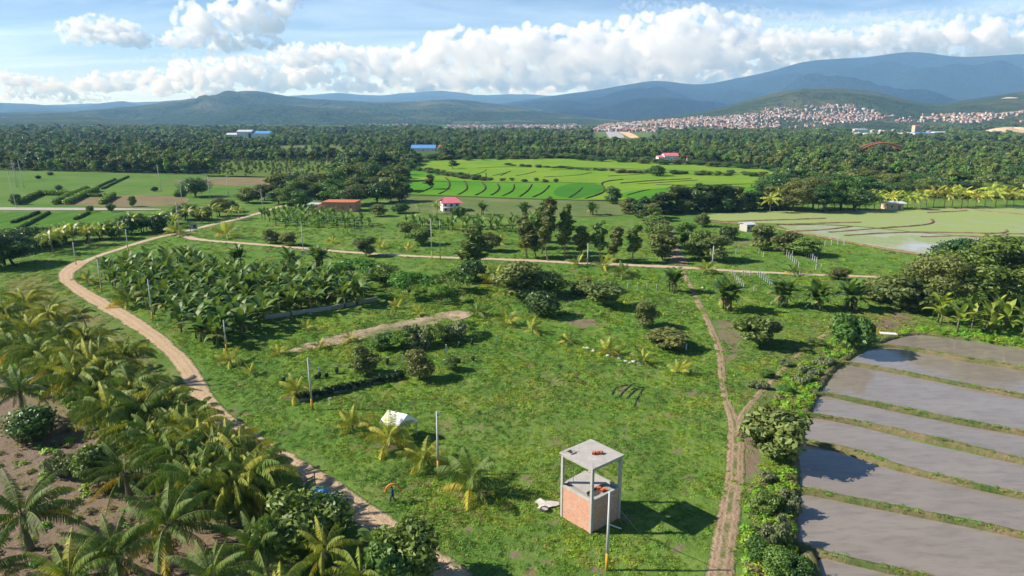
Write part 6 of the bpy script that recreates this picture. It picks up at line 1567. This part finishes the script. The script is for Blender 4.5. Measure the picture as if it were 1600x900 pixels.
for pp, n, dens in CITY:
    P = np.array(pp, float); got = 0; tries = 0
    while got < n and tries < 60000:
        tries += 1
        px_ = crng.uniform(P[:, 0].min(), P[:, 0].max()); Y = (crng.uniform(2400, 3600) if P[0, 0] == 690 else crng.uniform(1850, 3900)) if P[:, 1].min() < 200 else crng.uniform(1300, 1950)
        if Y > 1905: x, y, z = on_hill('foothills', np.float64(px_), np.float64(Y)); z = max(z, 0.0)
        else: x, y, z = (px_ - 800) / F * CT * Y, Y, 0.0
        q = to_px(np.array([x]), np.array([y]), z)
        if not inside(P, *q)[0] or mnoise.fractal(Vector((x * .006, y * .006, 1)), 1, 2, 2) < -.28: continue
        cand.append((Y, x, z, q[0][0])); got += 1
cand.sort()
rest = MB()
for i, (Y, x, z, qx) in enumerate(cand):
    s = (crng.uniform(5, 11), crng.uniform(5, 11), crng.choice((3.0, 3.2, 5.6, 6.0, 8.0))); rz = crng.choice((.2, .25, 1.75, -.1)) ; wc, rc = crng.choice(WALLC), crng.choice(ROOFC)
    if i < 300:
        o = obj('town_house', CH[crng.random() < .55], None, (x, Y, z - .6), (0, 0, rz), s, wc); tag(o, 'small town house on the near side of the city' if qx > 910 else 'small house at the far foot of the centre hill', 'house', 'houses of the far city')
    else:
        m0 = crng.randrange(len(WALLC)); rest.box((x, Y, z + s[2] / 2 - .6), s, m0, rz)
        if crng.random() < .5: gable(rest, (x, Y), s[0], s[1], z - .6 + s[2], 1.6, .5, 7 + crng.randrange(len(ROOFC)), rz)
        else: rest.box((x, Y, z - .6 + s[2] + .12), (s[0] + .6, s[1] + .6, .24), 7 + crng.randrange(len(ROOFC)), rz)
cm_ = [plainmat('town_wall', c, .9, .1, .15, .05, 0) for c in WALLC] + [plainmat('town_roof', c, .9, .1, .15, .05, 0) for c in ROOFC]
tag(obj('city_houses', rest.build('city_houses', cm_)), 'mass of small pinkish houses climbing the far hillside', kind='stuff')
# larger far buildings
def hall(label, px, base, wpx, depth, h, roof, wall='white', rz=0.0, ridge=1.5, name='warehouse', group='far halls and sheds', win=5):
    return house(name, label, px, base, wpx, depth, h, ridge, wall, roof, rz, 'building', .6, win, 1, group=group)
hall('long hall with a bright blue roof in the forest behind the terraces', 661, 236, 37, 18, 3.2, 'tin_blue', 'white', .02, 3.4)
hall('blue-roofed factory hall far left in the forest', 405, 219, 32, 26, 11, 'tin_blue', 'white', 0, 4)
hall('white factory block left of the far blue hall', 382, 219, 22, 20, 14, 'tin_grey', 'white', 0, 3)
hall('small white shed left of the far factory block', 362, 219, 16, 14, 9, 'tin_grey', 'white', 0, 3)
hall('red-roofed hacienda building behind the terraces', 1048, 252, 22, 10, 4.5, 'tin_pink', 'white', .1, 2.4)
hall('lower pink wing left of the red-roofed hacienda', 1034, 252, 12, 8, 3.4, 'tin_pink', 'white', .1, 1.4)
hall('small red-roofed hut right of the hacienda', 1077, 252, 6, 5, 3, 'tin_red', 'white', 0, 1.2)
hall('white pavilion roof in the wood on the right', 1259, 252, 11, 9, 5, 'tin_pink', 'white', 0, 1.6)
hall('blue-roofed hut in the wood on the right', 1236, 254, 10, 7, 3.5, 'tin_blue', 'white', 0, 1.2)
hall('small red-roofed hut right of the blue hall', 689, 237, 7, 7, 5, 'tin_red', 'white', 0, 1.6)
hall('tiny red-roofed hut in the forest on the left', 418, 246, 6, 5, 4, 'tin_red', 'beige', 0, 1.4)
for k, (x, b_, w, d, h, rf_) in enumerate(((1372, 216, 34, 30, 8, 'tin_grey'), (1408, 216, 36, 30, 8, 'tin_grey'), (1444, 216, 30, 30, 9, 'tin_blue'), (1432, 214, 8, 12, 22, 'tin_red'), (1470, 213, 20, 20, 8, 'tin_grey'), (1330, 217, 26, 16, 6, 'tin_orange'), (1590, 216, 20, 20, 8, 'tin_grey'), (1569, 216, 10, 12, 8, 'tin_red'), (1285, 207, 24, 20, 9, 'tin_grey'), (1345, 208, 20, 20, 9, 'tin_grey'), (1450, 206, 20, 20, 9, 'tin_red'), (1062, 210, 24, 18, 8, 'tin_grey'))):
    hall(('left long grey warehouse of the works', 'middle long grey warehouse of the works', 'blue-roofed warehouse of the works', 'tall narrow block among the warehouses', 'grey shed at the right end of the works', 'orange-roofed shed left of the works', 'grey-roofed hall below the sand mound', 'red-roofed hall below the sand mound', 'grey hall at the foot of the city', 'grey hall behind the works', 'red-roofed hall behind the works', 'white hall right of the runway')[k], x, b_, w, d, h, rf_, 'white' if k != 3 else 'beige', 0, 1.5)
# red arch bridge
g0, g1 = at(1338, 246), at(1412, 246); BRG = empty('arch_bridge', ((g0.x + g1.x) / 2, g0.y, 0)); tag(BRG, 'red steel arch bridge rising out of the woods', 'bridge')
span = g1.x - g0.x; ris = 7.0; zb = 6.5
for s in (-4, 4):
    b = MB(); b.tube([(-span / 2 + span * t, s, zb + ris * 4 * t * (1 - t)) for t in np.linspace(0, 1, 17)], .75, 6); obj('arch', b.build('arch', [M['rust']], True), BRG)
for t in np.linspace(.12, .88, 8):
    b = MB()
    for s in (-4, 4): b.tube([(-span / 2 + span * t, s, zb - 2), (-span / 2 + span * t, s, zb + ris * 4 * t * (1 - t))], .14, 5)
    obj('hanger', b.build('hanger', [M['rust']]), BRG)
b = MB(); b.box((0, 0, zb - 2), (span * 1.05, 9, .8)); obj('deck', b.build('deck', [M['concrete']]), BRG)
for s in (-1, 1): obj('pier', box_mesh('pier', (s * span * .49, 0, (zb - 2.4) / 2), (2.0, 8, zb - 2.4), [M['concrete']]), BRG)

# ------------------------------------------------------------------ grass, weeds, low growth
def tuft(n, R_, h, size, seed, mat, aspect=2.6):
    g = np.random.default_rng(seed); a = g.uniform(0, 6.28, n); q = np.sqrt(g.random(n)) * R_
    p = np.stack([np.cos(a) * q, np.sin(a) * q, h * (.25 + .75 * g.random(n)) * (1 - (q / R_) ** 2 * .6)], 1)
    nr = np.stack([np.cos(a) * .7, np.sin(a) * .7, np.full(n, 1.2)], 1) + g.normal(size=(n, 3)) * .35; nr /= np.linalg.norm(nr, axis=1)[:, None]
    V, Q = leaf_quads(p, nr, size * g.uniform(.6, 1.4, n), g, aspect)
    return mesh('tuft', V, [Q], [M[mat]], np.repeat(g.random(n), 4))
TUFTS = [tuft(60, .55, .09, .075, 1, 'grass_g'), tuft(60, .6, .07, .07, 2, 'grass_g'), tuft(60, .5, .13, .085, 3, 'grass_g'), tuft(50, .55, .08, .07, 4, 'grass_y'), tuft(44, .45, .10, .065, 5, 'grass_y'), tuft(80, .6, .5, .17, 6, 'weed', 2.0), tuft(90, .7, .7, .16, 7, 'weed', 2.0), tuft(60, .6, .45, .15, 8, 'dry_leaf', 2.4)]
WETP = [poly([(1085, 340), (1140, 331), (1240, 330), (1380, 329), (1500, 324), (1740, 322), (1740, 430), (1570, 412), (1462, 401), (1380, 388), (1300, 374), (1240, 362), (1150, 349)]), poly([(1246, 960), (1246, 690), (1258, 652), (1276, 618), (1300, 576), (1350, 545), (1430, 519), (1800, 575), (1800, 960)])]
def keepout(x, y, pad=.15):
    k = inside(road_poly, x, y)
    for P in BASIN_W + WETP: k |= inside(P, x, y)
    k |= edge_dist(road_poly, x, y) < .25; k |= inside(PADDY, x, y)
    for Ln in LANES:
        c = resample(smooth_line(Ln, 2), 1.5); d = np.full(x.shape, 1e9); 
        for i in range(len(c) - 1): 
            near_ = (np.abs(x - c[i, 0]) < 6) & (np.abs(y - c[i, 1]) < 6)
            if near_.any(): d[near_] = np.minimum(d[near_], np.hypot(x[near_] - c[i, 0], y[near_] - c[i, 1]) - c[i, 2] / 2)
        k |= (d < .35 - pad * 2) & ((rng.random(len(x)) > .45) | (c[:, 2].mean() > 2.2))
    lx, ly = (x - TA.x) * math.cos(tw_dir) + (y - TA.y) * math.sin(tw_dir), -(x - TA.x) * math.sin(tw_dir) + (y - TA.y) * math.cos(tw_dir)
    k |= (lx > -.1) & (lx < S + .1) & (ly > -.1) & (ly < S + .1)
    return k
DIRTP = [(poly(px), v) for px, v in (
    ([(-150, 960), (-150, 640), (0, 600), (120, 640), (230, 720), (300, 790), (420, 830), (470, 960)], .93), ([(440, 552), (490, 532), (560, 515), (620, 505), (700, 487), (735, 488), (700, 503), (640, 512), (590, 524), (530, 536), (470, 548)], .72),
    ([(876, 500), (930, 497), (955, 508), (900, 513)], .8), ([(1145, 660), (1200, 690), (1190, 740), (1160, 760), (1140, 720)], .9), ([(1105, 500), (1150, 492), (1175, 530), (1165, 560), (1135, 580), (1120, 560)], .6), ([(95, 460), (150, 480), (215, 520), (270, 560), (310, 640), (260, 620), (200, 580), (140, 540), (90, 490)], .55))]
gx_, gy_ = [], []
for y0, y1, dn in ((38, 46, 3.0), (46, 75, 4.2), (75, 110, 2.4), (110, 160, 1.0), (160, 240, .3)):
    n = int((y1 ** 2 - y0 ** 2) * .82 * dn); yy = np.sqrt(rng.uniform(y0 ** 2, y1 ** 2, n)); xx = rng.uniform(-.82, .82, n) * yy
    gx_.append(xx); gy_.append(yy)
gx_, gy_ = np.concatenate(gx_), np.concatenate(gy_)
k_ = ~keepout(gx_, gy_)
k_ &= ~((worn(gx_, gy_) > .3) & (rng.random(len(gx_)) < .9))
for P, v in DIRTP + [(poly([(60, 430), (120, 470), (220, 540), (300, 660), (180, 600), (60, 540), (0, 440)]), .5)]: k_ &= ~(inside(P, gx_, gy_) & (rng.random(len(gx_)) < v))
gx_, gy_ = gx_[k_], gy_[k_]
pn = np.array([mnoise.fractal(Vector((a * .09, b * .09, 5)), 1, 2, 4) for a, b in zip(gx_, gy_)])
dryz = np.zeros(len(gx_))
for px, v in (([(60, 430), (120, 470), (220, 540), (300, 660), (180, 600), (60, 540), (0, 440)], .85), ([(-150, 900), (-100, 560), (60, 560), (300, 760), (420, 960), (-150, 960)], .75), ([(1300, 500), (1400, 480), (1450, 500), (1380, 525)], .7), ([(1180, 520), (1340, 480), (1320, 560), (1230, 680), (1160, 700), (1150, 640)], .3)):
    dryz = np.maximum(dryz, inside(poly(px), gx_, gy_) * v)
isdry = rng.random(len(gx_)) < np.clip(dryz + .10 + .30 * pn, .02, .9)
gi_ = np.where(isdry, rng.integers(3, 5, len(gx_)), rng.integers(0, 3, len(gx_)))
rough_z = np.array([mnoise.fractal(Vector((a * .16, b * .16, 3.0)), 1.0, 2.0, 4) for a, b in zip(gx_, gy_)]) * .13 - .06
sz_ = (.75 + .5 * rng.random(len(gx_)) + .35 * pn) * np.clip(gy_ / 80, .9, 1.7)
thin = rng.random(len(gx_)) < .93 + .3 * pn
q_ = thin
gr = scatter('grass', np.stack([gx_, gy_, rough_z], 1)[q_], rng.uniform(0, 6.28, q_.sum()), np.maximum(sz_[q_], .3), gi_[q_], TUFTS[:5], .12)
tag(gr, 'rough green grass and creeping weeds covering the field', kind='stuff')
# tall weeds between the path and the basins, along the banks and bunds
wx, wy, wk, wz = [], [], [], []
def weeds(pxpoly, dens, kinds, z=0.0):
    P = poly(pxpoly); (x0, y0), (x1, y1) = P.min(0), P.max(0); n = int((x1 - x0) * (y1 - y0) * dens)
    x = rng.uniform(x0, x1, n); y = rng.uniform(y0, y1, n); k = inside(P, x, y) & ~keepout(x, y, .1)
    wx.append(x[k]); wy.append(y[k]); wk.append(rng.choice(kinds, k.sum())); wz.append(np.full(k.sum(), z))
weeds([(1160, 960), (1165, 850), (1172, 770), (1200, 735), (1240, 760), (1238, 850), (1280, 900), (1290, 960)], 3.0, [5, 5, 6, 6, 7, 7, 4])
weeds([(1215, 740), (1245, 735), (1240, 840), (1222, 850)], 2.6, [7, 6, 7])
weeds([(1150, 690), (1200, 630), (1260, 560), (1330, 510), (1360, 530), (1290, 590), (1250, 660), (1230, 700)], 1.2, [5, 6, 5, 2, 7])
weeds([(1400, 520), (1440, 512), (1640, 535), (1640, 548), (1450, 522)], 1.0, [5, 6])
weeds([(640, 570), (590, 600), (600, 612), (660, 588)], .5, [2, 5])
weeds([(540, 555), (740, 500), (750, 520), (640, 556)], .7, [2, 5, 3])
weeds([(0, 700), (120, 660), (250, 760), (300, 900), (100, 960), (-100, 900)], .7, [5, 7, 7, 3, 3, 4, 2])
for k, (x, b_, t, w, kd) in enumerate(((1195, 800, 770, 40, 'shrub_green'), (1212, 850, 806, 46, 'grey_bush'), (1180, 870, 838, 44, 'shrub_green'), (1232, 800, 770, 34, 'grey_bush'), (1215, 900, 858, 50, 'shrub_green'), (1250, 905, 870, 44, 'shrub_dense'), (1198, 752, 735, 30, 'grey_bush'))):
    plant(kd, 'shrub', ('small green bush at the top of the weed bank', 'grey bush in the middle of the weed bank', 'green bush on the path side of the weed bank', 'grey bush against the basin edge', 'green bush low on the weed bank', 'dark bush at the bottom corner of the basins', 'dry grey bush under the broad-leaved tree')[k], 'shrub', x, b_, t, w)
weeds([(0, 560), (60, 520), (150, 560), (240, 640), (330, 720), (400, 790), (330, 800), (230, 720), (120, 640), (0, 600)], 2.0, [5, 6, 7, 2, 6])
weeds([(940, 420), (1060, 420), (1080, 500), (900, 490)], .12, [5, 2])
for bpx in BUND_PX:
    c = resample(smooth_line(poly(bpx), 2), .16); gsp = np.array([mnoise.noise(Vector((i * .045, bpx[0][1], 0))) for i in range(len(c))])
    k = rng.random(len(c)) < np.clip(.5 + gsp * 1.4, .05, 1)
    wx.append(c[k, 0] + rng.normal(size=k.sum()) * .09); wy.append(c[k, 1] + rng.normal(size=k.sum()) * .09); wk.append(rng.choice([0, 1, 2, 3, 4, 2], k.sum())); wz.append(np.full(k.sum(), .07))
wx, wy, wk, wz = map(np.concatenate, (wx, wy, wk, wz))
ws = rng.uniform(.6, 1.15, len(wx)) * np.where(wk < 5, .7, 1.0)
tag(scatter('weeds', np.stack([wx, wy, wz], 1), rng.uniform(0, 6.28, len(wx)), ws, wk, TUFTS, .15), 'tall rank weeds on the banks between path and basins', kind='stuff')
